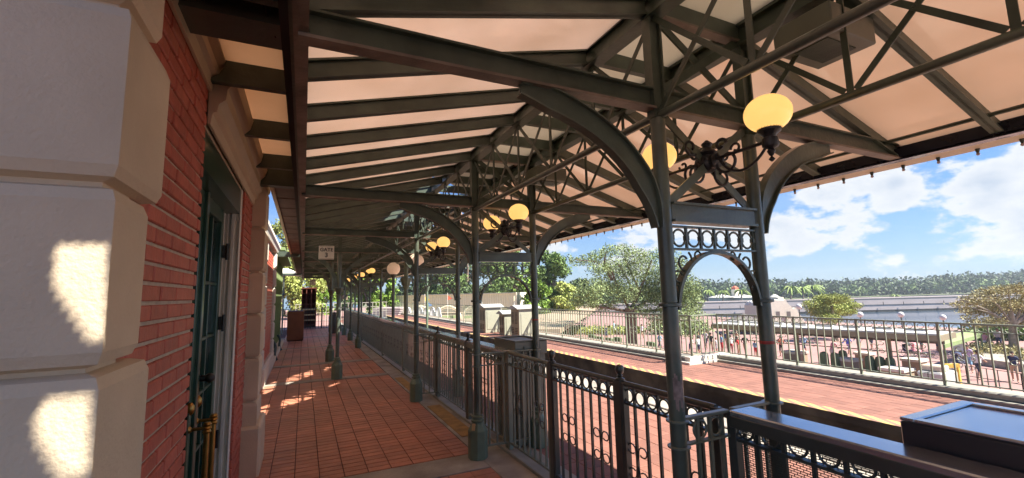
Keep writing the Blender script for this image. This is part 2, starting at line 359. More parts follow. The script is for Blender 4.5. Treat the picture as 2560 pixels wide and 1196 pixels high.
# raised station block under the platforms
MB().box((-6, -8, PZ), (4.78, 44, -.05)).build('station_base', 'concrete_dirty', kind='structure')
MB().box((4.78, -8, PZ), (6.16, 60, -.62)).build('track_bed', 'ballast', kind='structure')
MB().box((6.2, -8, PZ), (9.3, 44, -.05)).build('far_platform_base', 'concrete_dirty', kind='structure')
# the face of the far platform towards the track: rough dirty stone
fp = MB().box((6.14, -8, -.9), (6.198, 44, -.085)).build('platform_face', 'concrete_dirty', kind='structure')
# walkway: joint bed, concrete bands
wk = thing('walkway', (.6, 8, 0), None, None); tag(wk, kind='structure')
MB().box((-1.2, -4, -.05), (1.98, 25.6, -.012)).build('joint_bed', 'grout_dark', wk)
for y0, y1 in ((4.02, 4.42), (9.52, 9.76), (11.9, 12.14), (15.9, 16.1), (20.2, 20.4)):
    MB().box((-1.2, y0, -.02), (1.62, y1, .003)).build('concrete_band', 'concrete', wk, bevel=.004)
MB().box((1.62, -4, -.02), (1.90, 25.6, .004)).build('edge_strip', 'concrete', wk, bevel=.004)
MB().box((1.90, -4, -.02), (2.02, 25.6, .03)).build('fence_kerb', 'kerb_light', wk, bevel=.004)
MB().box((1.66, 4.95, .004), (1.84, 6.5, .010)).build('yellow_strip', 'yellow_worn', wk)
MB().box((1.66, 7.6, .004), (1.80, 9.0, .010)).build('yellow_strip', 'yellow_worn', wk)
def tiles(parent, xs, ys, x0, y0, tw, tl, gap, z, me_name, matn, matstuff, maxn, x1, y1, clip=lambda x, y: True, name='paver', order=None):
    me = MB().box((gap * .3, gap / 2, -.03), (tw - gap * .3, tl - gap / 2, 0)).mesh(me_name, matn, bevel=.0025)
    cells = []
    nx = int((x1 - x0) / tw + .01); ny = int((y1 - y0) / tl + .01)
    for j in range(ny):
        for i in range(nx):
            x, y = x0 + i * tw, y0 + j * tl
            if clip(x + tw / 2, y + tl / 2): cells.append((x, y))
    cells.sort(key=order or (lambda c: c[1]))
    for x, y in cells[:maxn]: inst(name, me, parent, (x, y, z + U(-.0012, .0012)))
    m = MB()
    for x, y in cells[maxn:]:
        zz = z + U(-.001, .001)
        n = len(m.v); g = gap / 2
        m.v += [(x + g, y + g, zz), (x + tw - g, y + g, zz), (x + tw - g, y + tl - g, zz), (x + g, y + tl - g, zz), (x + g, y + g, zz - .02), (x + tw - g, y + g, zz - .02), (x + tw - g, y + tl - g, zz - .02), (x + g, y + tl - g, zz - .02)]
        m.f += [tuple(n + q for q in f) for f in ((0, 1, 2, 3), (0, 4, 5, 1), (1, 5, 6, 2), (2, 6, 7, 3), (3, 7, 4, 0))]
    if cells[maxn:]: m.build(name + 's', matstuff, parent, kind='stuff')
bands = ((4.02, 4.42), (9.52, 9.76), (11.9, 12.14), (15.9, 16.1), (20.2, 20.4))
def okw(x, y): return not any(a - .03 < y < b + .03 for a, b in bands)
tiles(wk, 0, 0, -.64, 4.44, .205, .1025, .011, 0.0, 'paver', 'paver', 'paver_stuff', 290, 1.62, 25.3, okw, order=lambda c: (c[0] - .5) ** 2 * .5 + (c[1] - 3.2) ** 2)
tiles(wk, 0, 0, .80, 2.2, .205, .12, .009, 0.0, 'paver_near', 'paver', 'paver_stuff', 60, 1.62, 4.0, name='near_paver', order=lambda c: -c[1])
# middle platform
mpf = thing('middle_platform', (3, 5, 0), None, None); tag(mpf, kind='structure')
MB().box((2.02, -6, -.05), (4.15, 40, -.010)).build('joint_bed', 'grout_dark', mpf)
MB().box((2.02, -6, -.02), (2.20, 40, .002)).build('edge_strip', 'kerb_light', mpf)
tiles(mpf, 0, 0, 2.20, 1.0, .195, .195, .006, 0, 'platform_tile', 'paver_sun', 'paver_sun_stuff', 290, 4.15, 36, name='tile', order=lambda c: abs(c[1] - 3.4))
MB().box((4.15, -6, -.02), (4.30, 40, .004)).build('cream_edge', 'kerb_light', mpf, bevel=.004)
MB().box((4.30, -6, -.06), (4.78, 40, .0)).build('edge_slab', 'concrete', mpf)
for k in range(36):
    MB().box((4.42, -4 + k * 1.2, .0), (4.46, -3.3 + k * 1.2, .012)).build('edge_groove', 'concrete_dirty', mpf)
# track
trk = thing('railway_track', (5.5, 5, -.6), None, None); tag(trk, kind='structure')
me = MB().box((0, 0, 0), (1.36, .2, .06)).mesh('sleeper', 'concrete_dirty')
for k in range(70): inst('sleeper', me, trk, (4.79, -4 + k * .62, -.63))
for x in (4.92, 5.02, 5.85, 5.95): MB().box((x - .03, -8, -.58), (x + .03, 60, -.46)).build('rail', 'rail_steel', trk)
MB().tube([(5.3, -8, -.5), (5.3, 60, -.5)], .05, 8).build('cable_duct', 'rail_steel', trk)
MB().tube([(6.09, -8, -.35), (6.09, 60, -.35)], .03, 8).build('cable_duct', 'rail_steel', trk)
# far platform
fpf = thing('far_platform', (7, 5, 0), None, None); tag(fpf, kind='structure')
MB().box((6.20, -6, -.05), (8.9, 42, -.010)).build('joint_bed', 'grout_light', fpf)
MB().box((6.12, -6, -.0), (6.32, 42, .005)).build('hazard_edge', 'hazard', fpf)
MB().box((6.12, -6, -.10), (6.32, 42, -.0005)).build('edge_stone', 'concrete_dirty', fpf)
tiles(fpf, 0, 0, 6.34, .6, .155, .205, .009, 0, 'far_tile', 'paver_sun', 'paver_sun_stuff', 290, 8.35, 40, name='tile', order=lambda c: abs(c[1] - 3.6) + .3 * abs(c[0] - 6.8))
# kerb ledges below the far railing: x depends on which side of the jog we are
JY = 7.15; X1, X2 = 7.62, 8.42
def ledge(x, y0, y1):
    MB().box((x - .20, y0, -.02), (x + .35, y1, .05)).build('ledge_step', 'kerb_light', fpf, bevel=.008)
    MB().box((x - .10, y0, .05), (x + .30, y1, .13)).build('ledge', 'kerb_light', fpf, bevel=.012)
ledge(X1, JY, 42); ledge(X2, -6, JY - .001)
MB().box((X1 - .24, JY - .12, -.015), (X2 + .3, JY + .14, .055)).build('ledge_step', 'stone_white', fpf, bevel=.01)
MB().box((X1 - .14, JY - .05, .055), (X2 + .3, JY + .1, .15)).build('ledge', 'stone_white', fpf, bevel=.01)
# ================================================================== STATION BUILDING (left)
# near pilaster with quoin blocks
def quoin_tower(name, x, y0, levels, lens, depthx, label, matf='stucco', plinth=None):
    t = thing(name, (x - .1, y0 + .1, 0), label, 'pilaster')
    core = MB().box((x - depthx, y0 + .036, -.02), (x - .036, y0 + min(lens) - .02, 3.3)).build('core', matf, t)
    for i, (z0, z1) in enumerate(levels):
        ly = lens[i % 2]; b = .034
        o = MB()
        a0 = (x - depthx, y0, z0); a1 = (x, y0 + ly, z1)
        # block with its arrises cut back at 45 degrees towards the joints
        bm = MB().box(a0, a1)
        me = bm.mesh('quoin_block', matf, off=ORG[t])
        bmm = bmesh.new(); bmm.from_mesh(me)
        hz = [e for e in bmm.edges if abs(e.verts[0].co.z - e.verts[1].co.z) < 1e-5]
        bmesh.ops.bevel(bmm, geom=hz, offset=b, segments=2, affect='EDGES', profile=.55)
        bmm.to_mesh(me); bmm.free()
        q = bpy.data.objects.new('quoin_block', me); COL.objects.link(q); q.parent = t
    if plinth:
        MB().box((x - depthx - .02, y0 - .05, -.02), (x + .04, y0 + plinth[0], plinth[1])).build('plinth', matf, t, bevel=.02)
    return t
lv = [(-.02, .25), (.26, .65), (.66, 1.05), (1.06, 1.452), (1.462, 1.856), (1.868, 2.285), (2.297, 2.69), (2.70, 3.1)]
quoin_tower('quoin_pilaster', -.38, 1.225, lv, (.225, .33), .75, 'large beige stucco quoin blocks nearest the camera at the left edge')
quoin_tower('quoin_pilaster', -.36, 4.86, lv, (.36, .46), .35, 'beige quoin pilaster just past the glazed door and brick', plinth=(.55, .44))
# brick walls with real joints
def brick_wall(y0, y1, x, label, face_dir=1):
    t = thing('brick_wall', (x - .1, (y0 + y1) / 2, 0), label, 'wall')
    MB().box((x - .28, y0, -.02), (x - .012, y1, 3.2)).build('mortar_bed', 'mortar', t)
    for zc in range(48):
        z = zc * .0677 - .0335 + .01; 
        if z > 3.1: break
        o = (zc % 2) * .105
        y = y0 - .21 + o
        while y < y1:
            a, b = max(y, y0), min(y + .203, y1)
            if b - a > .03:
                if z > .35 and z < 2.95: BR.append((a, b, z, t, x))
                else: BS.setdefault(t, []).append((a, b, z, x))
            y += .21
    return t
BR = []; BS = {}
bw1 = brick_wall(1.40, 2.60, -.475, 'painted red brick wall between the near quoin blocks and the green door')
bw2 = brick_wall(4.30, 4.90, -.475, 'narrow red brick strip between door casing and second quoin pilaster')
cache = {}
for a, b, z, t, x in BR:
    k = round(b - a, 2)
    if k not in cache:
        cache[k] = MB().box((-.05, 0, 0), (0, k, .0535)).mesh('brick', 'brick_paint', bevel=.004)
    inst('brick', cache[k], t, (x + U(-.002, .0015), a, z))
for t, l in BS.items():
    m = MB()
    for a, b, z, x in l: m.box((x - .05, a, z), (x, b, z + .0535))
    m.build('bricks', 'brick_stuff', t, kind='stuff')
# brick return at the far side of the door opening
MB().box((-.62, 4.283, 0), (-.50, 4.30, 2.6)).build('brick_return', 'mortar', bw2)
for zc in range(38):
    MB().box((-.60, 4.272, zc * .0677 + .01), (-.4755, 4.2995, zc * .0677 + .0635)).build('brick', 'brick_paint', bw2)
# wall above the door and the back of the building
bb = thing('station_building', (-3, 6, 0), 'red brick station building body behind the doorway wall', 'building')
MB().box((-6, 1.3, -.02), (-.80, 5.3, 3.6)).build('wall', 'brick_paint', bb)
MB().box((-.80, 2.6, 2.62), (-.49, 4.3, 3.2)).build('lintel', 'trim_cream', bb)
MB().box((-6, 5.3, 2.72), (-.70, 9.0, 3.5)).build('wall', 'stone_white', bb)
MB().box((-.80, 1.3, 3.0), (-.455, 5.3, 3.7)).build('parapet', 'trim_cream', bb)
# cornice mouldings that run along the wall under the soffit
cor = [(-.475, 2.50), (-.462, 2.50), (-.455, 2.56), (-.435, 2.57), (-.43, 2.61), (-.40, 2.64), (-.395, 2.70), (-.36, 2.74), (-.345, 2.80), (-.475, 2.80)]
MB().extrude(cor, 'xz', 2.62, 4.86).build('cornice', 'trim_cream', bb)
MB().extrude([(a, b + .17) for a, b in cor], 'xz', 1.56, 2.615).build('cornice', 'trim_cream', bb)
# soffit, brackets and dark beam above
sf = thing('wall_soffit', (-.25, 3, 2.7), 'tan soffit with dark brackets over the door between wall and gutter beam', 'soffit')
MB().box((-.47, -8, 2.82), (-.10, 4.80, 2.86)).build('soffit_board', 'soffit_tan', sf)
for y in (1.76, 2.56, 3.36, 4.16):
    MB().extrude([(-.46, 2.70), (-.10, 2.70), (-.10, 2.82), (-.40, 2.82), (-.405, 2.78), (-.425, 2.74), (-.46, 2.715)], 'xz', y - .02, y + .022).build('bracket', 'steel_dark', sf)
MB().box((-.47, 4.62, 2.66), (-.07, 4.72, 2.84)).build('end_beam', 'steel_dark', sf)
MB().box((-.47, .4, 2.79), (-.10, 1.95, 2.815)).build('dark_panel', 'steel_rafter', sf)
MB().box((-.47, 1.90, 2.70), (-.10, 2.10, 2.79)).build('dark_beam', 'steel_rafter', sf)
MB().box((-.42, 1.2, 2.765), (-.20, 1.80, 2.785)).build('glass_pane', 'glass_pale', sf)
MB().box((-.44, 1.78, 2.755), (-.18, 1.83, 2.79)).build('pane_bead', 'trim_white', sf)
MB().bar((-.19, 1.80, 2.76), (-.14, 2.00, 2.70), .006).build('wire', 'hinge', sf)
# glazed double door
dr = thing('glazed_door', (-.6, 3.45, 0), 'dark green glazed double door with brass pull handles in brick wall', 'door')
MB().box((-.66, 2.60, 0), (-.63, 4.16, 2.30)).build('glass', 'glass_dark', dr)
def leaf(y0, y1):
    m = MB(); xo, xi = -.595, -.64
    for a, b in ((y0, y0 + .09), (y1 - .09, y1)): m.box((xi, a, .02), (xo, b, 2.30))
    for z0, z1 in ((.02, .26), (2.20, 2.30)): m.box((xi, y0 + .09, z0), (xo, y1 - .09, z1))
    m.build('leaf_frame', 'door_green', dr, bevel=.004)
    g = MB(); yc = (y0 + y1) / 2
    g.box((xi, yc - .011, .26), (xo - .012, yc + .011, 2.20))
    for z in (.62, .98, 1.34, 1.72): g.box((xi, y0 + .09, z - .011), (xo - .013, y1 - .09, z + .011))
    g.build('glazing_bar', 'door_green', dr, bevel=.003)
leaf(2.62, 3.37); leaf(3.40, 4.13)
MB().box((-.60, 3.355, .02), (-.575, 3.415, 2.3)).build('astragal', 'door_green', dr, bevel=.004)
MB().box((-.66, 2.55, 2.30), (-.50, 4.2, 2.62)).build('transom_panel', 'door_green', dr)
for yy in (3.28, 3.49):
    h = MB().tube([(-.50, yy, .40), (-.50, yy, .86)], .016, 10).build('pull_handle', 'brass', dr, smooth=True)
    for z in (.42, .84):
        MB().tube([(-.60, yy, z), (-.50, yy, z)], .010, 8).sphere((-.595, yy, z), .022, 10, 6).ring((-.5, yy, z + .005), .018, .006, 'xz').build('handle_post', 'brass', h, smooth=True)
        MB().lathe((-.50, yy, z), [(.02, -.03), (.024, -.02), (.018, -.008), (.025, 0), (.018, .01), (.024, .02), (.016, .034)], 12).build('handle_collar', 'brass', h, smooth=True)
    MB().box((-.597, yy - .025, .38), (-.589, yy + .025, .94)).build('finger_plate', 'silverplate' if 'silverplate' in MATS else 'steel_base', dr)
    MB().sphere((-.59, yy, .96), .024, 10, 6, 1.6).build('plate_finial', 'brass', dr, smooth=True)
kb = MB().tube([(-.6, 3.50, 1.10), (-.54, 3.50, 1.10)], [.022, .018], 10).sphere((-.535, 3.5, 1.10), .03, 12, 8).build('door_knob', 'hinge', dr, smooth=True)
for z in (1.42, 1.98, .55):
    MB().box((-.60, 4.10, z - .05), (-.575, 4.17, z + .05)).tube([(-.565, 4.14, z - .065), (-.565, 4.14, z + .065)], .010, 8).build('hinge', 'hinge', dr)
# white door casing with mouldings (far jamb and head)
cs = thing('door_casing', (-.55, 4.2, 0), 'white moulded casing on the far jamb of the green door', 'door casing')
prof = [(-.66, 4.17), (-.475, 4.165), (-.475, 4.29), (-.66, 4.29)]
MB().box((-.62, 4.215, 0), (-.492, 4.27, 2.55)).build('jamb', 'trim_white', cs)
for x0, x1, yy in ((-.625, -.600, 4.185), (-.585, -.574, 4.200), (-.555, -.530, 4.190), (-.515, -.505, 4.203), (-.502, -.492, 4.195)):
    MB().box((x0, yy, 0), (x1, 4.216, 2.55)).build('moulding', 'trim_white', cs, bevel=.003)
for x0, x1, zz in ((-.62, -.60, 2.50), (-.57, -.55, 2.52), (-.52, -.492, 2.50)):
    MB().box((x0, 2.62, zz), (x1, 4.19, 2.62)).build('head_moulding', 'trim_cream', cs, bevel=.003)
# further wing of the building
wg = thing('station_wing', (-1.2, 12, 0), 'sunlit cream and brick wing further down the walkway', 'building')
MB().box((-3, 5.32, -.02), (-.78, 9.2, 2.9)).build('wall', 'stone_white', wg)
for z0, z1 in lv[:-1]:
    MB().box((-1.0, 9.25, z0), (-.64, 9.72, z1)).build('quoin_block', 'stone_white', wg, bevel=.03)
    MB().box((-1.0, 11.9, z0), (-.61, 12.15, z1)).build('quoin_block', 'stone_white', wg, bevel=.03)
MB().box((-1.0, 9.27, 0), (-.67, 9.70, 2.7)).build('core', 'stone_white', wg)
MB().box((-1.0, 11.92, 0), (-.64, 12.13, 2.7)).build('core', 'stone_white', wg)
MB().box((-1.1, 9.72, .3), (-.68, 11.9, 2.6)).build('brick_panel', 'mortar', wg)
m = MB()
for zc in range(34):
    for yc in range(11):
        y = 9.74 + yc * .2 - (zc % 2) * .1
        m.box((-.70, max(9.722, y), .3 + zc * .068), (-.672, min(11.89, y + .19), .3 + zc * .068 + .055))
m.build('bricks', 'brick_stuff', wg, kind='stuff')
MB().box((-1.0, 9.22, -.02), (-.60, 12.2, .36)).build('plinth', 'stone_white', wg, bevel=.03)
MB().extrude([(-1.0, 2.7), (-.60, 2.7), (-.58, 2.76), (-.55, 2.8), (-.55, 2.86), (-1.0, 2.86)], 'xz', 5.35, 12.3).build('cornice', 'stone_white', wg)
MB().box((-1.4, 7.8, 2.86), (-.70, 8.2, 4.4)).build('chimney', 'stone_white', wg)
MB().box((-1.45, 7.75, 4.2), (-.65, 8.25, 4.3)).build('chimney_cap', 'stone_white', wg)
# green board and batten wall
gw = thing('green_board_wall', (-.9, 15, 0), 'pale green board and batten wall with white kerb beyond the brick wing', 'wall')
MB().box((-1.6, 12.2, 0), (-.80, 18.3, 2.75)).build('boards', 'wall_green', gw)
for k in range(12):
    y = 12.35 + k * .52; MB().box((-.80, y, .2), (-.72, y + .10, 2.75)).build('batten', 'wall_green', gw, bevel=.005)
MB().box((-.84, 12.2, 0), (-.60, 18.4, .13)).build('kerb', 'stone_white', gw, bevel=.02)
MB().box((-1.6, 12.15, 2.62), (-.12, 12.30, 2.75)).build('cross_beam', 'steel_dark', gw)
for k in range(4): MB().box((-1.7 + .05 * k, 12.25, 2.78 + .1 * k), (-.45 - .12 * k, 18.4, 2.86 + .1 * k)).build('roof_step', 'wall_green', gw, bevel=.01)
MB().tube(bez((-.70, 13.6, .45), (-.55, 13.5, .25), (-.72, 13.3, .2), (-.58, 13.2, .02)), .035, 8).build('drain_hose', 'hose', gw, smooth=True)
MB().tube(bez((-.70, 16.0, .45), (-.55, 15.9, .25), (-.72, 15.7, .2), (-.58, 15.6, .02)), .035, 8).build('drain_hose', 'hose', gw, smooth=True)
# ================================================================== CANOPY
Y0, Y1 = yk(-5), yk(9)
cn = thing('station_canopy', (1.94, 12, 2.6), 'long steel station canopy with tan ceiling panels and dark rafters over the walkway', 'canopy')
def zl(x): return 3.02 + (x - XA) * .2561          # underside of the left rafters
def zr(x): return 3.0 - (x - XB) * .31             # right rafters
H_ = .095
# made-up slots in the roof deck, for streaks of sun on the walkway
slots = [(5.05, 5.62), (6.75, 7.4)]
def panel(P, y0, y1, matn, name='ceiling_panel', th=.03):
    m = MB(); (xa, za), (xb, zb) = P
    m.extrude([(xa, za), (xb, zb), (xb, zb + th), (xa, za + th)], 'xz', y0, y1); m.build(name, matn, cn)
def backproj(pts, zf):     # follow sun rays from a lit spot up to the canopy skin
    out = []
    for p in pts:
        p = Vector(p); t_ = (2.9 - p.z) / SUN.z
        for _ in range(20):
            q = p + SUN * t_; t_ = (zf(q.x) - p.z) / SUN.z
        out.append(((p + SUN * t_).x, (p + SUN * t_).y))
    return out
def skin_z(x): return zl(x) + H_ if x < XA else 3.13 if x < XB else zr(x) + H_
HOLES = []     # invented openings in the canopy skin, shaped to throw the sun patches
def onplane(px, py, yy):
    d = (px - 1280) * _r2 - (py - 598) * _u2 + CF * _f; return Vector((0, 0, CH)) + d * (yy / d.y)
for pl in (((118, 612), (285, 612), (285, 890), (205, 885), (108, 740)), ((88, 1000), (245, 985), (240, 1230), (130, 1230), (58, 1110)), ((-40, 190), (12, 215), (12, 310), (-40, 340))):
    HOLES.append(backproj([onplane(x, y, 1.225) for x, y in pl], skin_z))
for pl in (((644, 1048), (644, 1022), (808, 970), (822, 984)), ((660, 988), (655, 966), (790, 924), (798, 934)), ((820, 966), (850, 954), (852, 958), (822, 970)), ((812, 920), (836, 914), (836, 922), (812, 930))):
    HOLES.append(backproj([ground(x, y, 0) for x, y in pl], skin_z))
def cut(x, a, b):      # covered y intervals of the skin at this x
    iv = []
    for h in HOLES:
        ys = []
        for (x0, y0), (x1, y1) in zip(h, h[1:] + h[:1]):
            if (x0 - x) * (x1 - x) < 0: ys.append(y0 + (y1 - y0) * (x - x0) / (x1 - x0))
        if len(ys) >= 2: iv.append((min(ys), max(ys)))
    res = [(a, b)]
    for h0, h1 in iv:
        nr = []
        for c0, c1 in res:
            if h1 <= c0 or h0 >= c1: nr.append((c0, c1)); continue
            if h0 > c0: nr.append((c0, h0))
            if h1 < c1: nr.append((h1, c1))
        res = nr
    return res
def panel_cut(xa, xb, zf, a, b, matn):
    n = max(1, int(round((xb - xa) / .03))); m = MB()
    i = 0
    while i < n:
        u, v = xa + (xb - xa) * i / n, xa + (xb - xa) * (i + 1) / n; ivs = cut((u + v) / 2, a, b); i += 1
        while len(ivs) == 1 and ivs[0] == (a, b) and i < n and cut(xa + (xb - xa) * (i + .5) / n, a, b) == [(a, b)]: i += 1; v = xa + (xb - xa) * i / n
        for c0, c1 in ivs: m.extrude([(u, zf(u)), (v, zf(v)), (v, zf(v) + .03), (u, zf(u) + .03)], 'xz', c0, c1)
    m.build('ceiling_panel', matn, cn)
for k in range(-5, 9):
    a, b = yk(k), yk(k + 1)
    if k in (-1, 1, 2):
        panel_cut(XL - .03, XA, lambda x: zl(x) + H_, a, b, 'ceiling_tan'); panel_cut(XA, XB, lambda x: 3.13, a, b, 'ceiling_grey'); panel_cut(XB, XR + .02, lambda x: zr(x) + H_, a, b, 'ceiling_track')
        continue
    panel(((XL - .03, zl(XL - .03) + H_), (XA, zl(XA) + H_)), a, b, 'ceiling_tan')
    panel(((XA, 3.13), (XB, 3.13)), a, b, 'ceiling_grey')
    if k in (1,):
        # two narrow slits
        segs = [(a, 5.30), (5.42, b)]
    else: segs = [(a, b)]
    panel(((XB, zr(XB) + H_ + .005), (XR + .02, zr(XR + .02) + H_)), a, b, 'ceiling_track')
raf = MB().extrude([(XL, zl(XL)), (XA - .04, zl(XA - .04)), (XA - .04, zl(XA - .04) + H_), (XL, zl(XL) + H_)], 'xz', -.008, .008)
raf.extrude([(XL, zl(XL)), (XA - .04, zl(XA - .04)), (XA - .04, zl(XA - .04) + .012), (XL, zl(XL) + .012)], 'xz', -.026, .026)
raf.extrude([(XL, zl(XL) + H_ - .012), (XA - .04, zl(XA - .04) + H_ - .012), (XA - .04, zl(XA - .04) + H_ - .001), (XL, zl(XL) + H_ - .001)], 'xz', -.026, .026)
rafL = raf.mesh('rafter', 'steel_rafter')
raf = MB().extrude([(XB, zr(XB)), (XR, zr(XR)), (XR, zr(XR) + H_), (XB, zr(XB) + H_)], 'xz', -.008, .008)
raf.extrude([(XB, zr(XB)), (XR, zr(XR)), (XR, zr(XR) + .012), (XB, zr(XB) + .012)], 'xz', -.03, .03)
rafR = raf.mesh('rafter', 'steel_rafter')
rafM = MB().box((XA + .03, -.02, 3.03), (XB - .03, .02, 3.125)).mesh('rafter', 'steel_rafter')
def inst0(name, me, parent, y):
    o = bpy.data.objects.new(name, me); COL.objects.link(o); o.parent = parent; o.location = Vector((0, y, 0)) - ORG[parent]; return o
y = Y0 + .532
n = 0
while y < Y1:
    if not -.2 < y < .8: inst0('rafter', rafL, cn, y)  # rafters left out here so light from the added openings stays unbroken
    inst0('rafter', rafR, cn, y); inst0('rafter', rafM, cn, y)
    y += .532; n += 1
for x in (3.15,):
    MB().extrude([(x, zr(x) + H_ - .004), (x + .02, zr(x + .02) + H_ - .004), (x + .02, zr(x + .02) + H_ - .0005), (x, zr(x) + H_ - .0005)], 'xz', Y0, 9.0).build('skin_seam', 'ceiling_tan', cn)
# plates (top chords) on the two column lines
for x in (XA, XB):
    m = MB().box((x - .045, Y0, 3.0), (x + .045, Y1, 3.018)).box((x - .012, Y0, 3.018), (x + .012, Y1, 3.125)).box((x - .045, Y0, 3.108), (x + .045, Y1, 3.1255))
    m.build('top_plate', 'steel_dark', cn)
MB().box((XB - .02, Y0, 3.125), (XB + .02, Y1, 3.22)).build('ridge_web', 'steel_dark', cn)
# left gutter beam
MB().box((-.062, Y0, 2.53), (-.012, Y1, 2.545)).build('gutter_flange', 'steel_under', cn)
MB().box((-.075, Y0, 2.545), (-.03, Y1, 2.70)).build('gutter_beam', 'steel_dark', cn)
MB().box((-.11, Y0, 2.60), (-.08, Y1, 2.63)).box((-.105, Y0, 2.63), (-.085, 4.74, 2.88)).build('gap_shade_strip', 'shade_dark', cn)  # black strip paints the shaded gap, upper piece added to block stray sun
# tiled eave beyond the near building
MB().box((-.30, 4.75, 2.72), (-.09, Y1, 2.745)).build('eave_board', 'soffit_tan', cn)
for k in range(34):
    yy = 4.8 + k * .6; MB().box((-.30, yy, 2.695), (-.105, yy + .55, 2.72)).build('eave_tile', 'roof_tile', cn, bevel=.006)
MB().box((-.335, 4.75, 2.68), (-.30, Y1, 2.79)).build('eave_trim', 'trim_cream', cn)
# right eave
MB().box((XR - .06, Y0, 2.49), (XR + .02, Y1, 2.50)).box((XR - .03, Y0, 2.50), (XR - .01, Y1, 2.60)).build('eave_beam', 'steel_navy', cn)
MB().box((XR - .08, Y0, 2.505), (XR - .03, Y1, 2.57)).build('eave_beam', 'steel_navy', cn)
MB().box((XR + .02, Y0, 2.50), (XR + .25, Y1, 2.515)).build('eave_strip', 'trim_cream', cn)
MB().box((XR + .02, Y0, 2.515), (XR + .27, Y1, 2.56)).build('eave_roof_edge', 'steel_navy', cn)
MB().tube([(3.70, Y0, 2.595), (3.70, Y1, 2.595)], .013, 6).build('conduit', 'steel_dark', cn)
MB().tube([(3.70, .70, 2.595), (3.70, .78, 2.595)], .022, 8).build('conduit_joint', 'steel_dark', cn)
# left-over strips of the roof that overhang the gutters
MB().extrude([(-.34, 2.79), (XL - .04, 2.79), (XL - .04, 2.81), (-.34, 2.81)], 'xz', 4.75, Y1).build('eave_sheet', 'roof_tile', cn)
# small bulbs along the eave
for_b = MB().lathe((0, 0, 0), [(.013, 0), (.011, -.016), (.007, -.028)], 10).mesh('bulb_socket', 'steel_dark', True)
for_g = MB().sphere((0, 0, -.037), .011, 10, 6).mesh('bulb_glass', 'bulb_clear', True)
for k in range(90):
    y = .44 + k * .207
    s_ = bpy.data.objects.new('bulb_socket', for_b); COL.objects.link(s_); s_.parent = cn; s_.location = Vector((4.12, y, 2.50)) - ORG[cn]
    g_ = bpy.data.objects.new('bulb_glass', for_g); COL.objects.link(g_); g_.parent = s_
# ventilation / speaker box under the right slope
for yv in (1.22, 4.1):
    vb = thing('speaker_box', (2.36, yv, 2.8), 'grey speaker box with fine grille under the ceiling %s' % ('nearest the big lamp' if yv < 2 else 'in the second bay'), 'speaker box')
    MB().box((2.18, yv - .14, 2.79), (2.55, yv + .14, 2.93)).build('casing', 'grey_box', vb, bevel=.006)
    m = MB()
    for i in range(22): m.box((2.25 + i * .011, yv - .08, 2.785), (2.257 + i * .011, yv + .08, 2.79))
    m.build('grille', 'steel_dark', vb)
# ---- lattice trusses, one per bay and column line
def make_truss():
    t = thing('lattice_truss', (0, 0, 0), 'x', 'truss', 'lattice trusses between the column frames')
    MB().tube([(0, 0, 2.475), (0, 2.66, 2.475)], .021, 10).build('bottom_chord', 'steel_green', t, smooth=True)
    bar = 'web_bar'
    for j in range(5):
        a, b = j * .532, (j + 1) * .532
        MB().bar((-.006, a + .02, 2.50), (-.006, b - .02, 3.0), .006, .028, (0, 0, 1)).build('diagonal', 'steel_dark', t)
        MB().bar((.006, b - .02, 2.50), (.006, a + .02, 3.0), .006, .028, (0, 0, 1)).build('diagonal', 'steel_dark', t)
        if j < 4: MB().bar((0, b, 2.49), (0, b, 3.0), .028, .008).build('vertical', 'steel_dark', t)
        MB().sphere((0, (a + b) / 2, 2.75), .014, 6, 4).build('bolt', 'steel_dark', t)
    return t
tr = make_truss(); snap(tr)
ordn = ['first', 'second', 'third', 'fourth', 'fifth', 'sixth', 'seventh', 'eighth', 'ninth', 'tenth']
first = True
for k in range(-1, 8):
    for x, nm in ((XA, 'wall side'), (XB, 'track side')):
        where = 'before the nearest frame' if k < 0 else 'in the %s bay past the nearest frame' % ordn[k]
        lb = 'dark lattice truss, %s line, %s' % (nm, where)
        if first: tr.location = (x, yk(k), 0); tr['label'] = lb; first = False
        else: copy_tree(tr, None, (x, yk(k), 0), lb)
# ---- portal frames
def col(t, x, nm='column', full=True, base=True):
    m = MB()
    c = MB().tube([(x, 0, .3), (x, 0, 2.46)], .0365, 16).build(nm, 'steel_green', t, smooth=True)
    MB().box((x - .04, -.028, 2.46), (x - .028, .028, 3.0)).box((x + .028, -.028, 2.46), (x + .04, .028, 3.0)).box((x - .028, -.012, 2.46), (x + .028, .012, 3.0)).build('column_head', 'steel_dark', t)
    MB().lathe((x, 0, 0), [(.098, 0), (.098, .265), (.062, .325), (.06, .34)], 8, pi / 8).build('column_base', 'steel_base', t, bevel=.003)
    MB().lathe((x, 0, 0), [(.055, .34), (.066, .35), (.066, .362), (.052, .37), (.052, .385), (.06, .392), (.06, .402), (.040, .41)], 16).build('base_ring', 'steel_base', t, smooth=True)
    MB().lathe((x, 0, 1.515), [(.037, 0), (.054, .004), (.054, .018), (.037, .022)], 16).build('collar', 'steel_green', t, smooth=True)
    return c
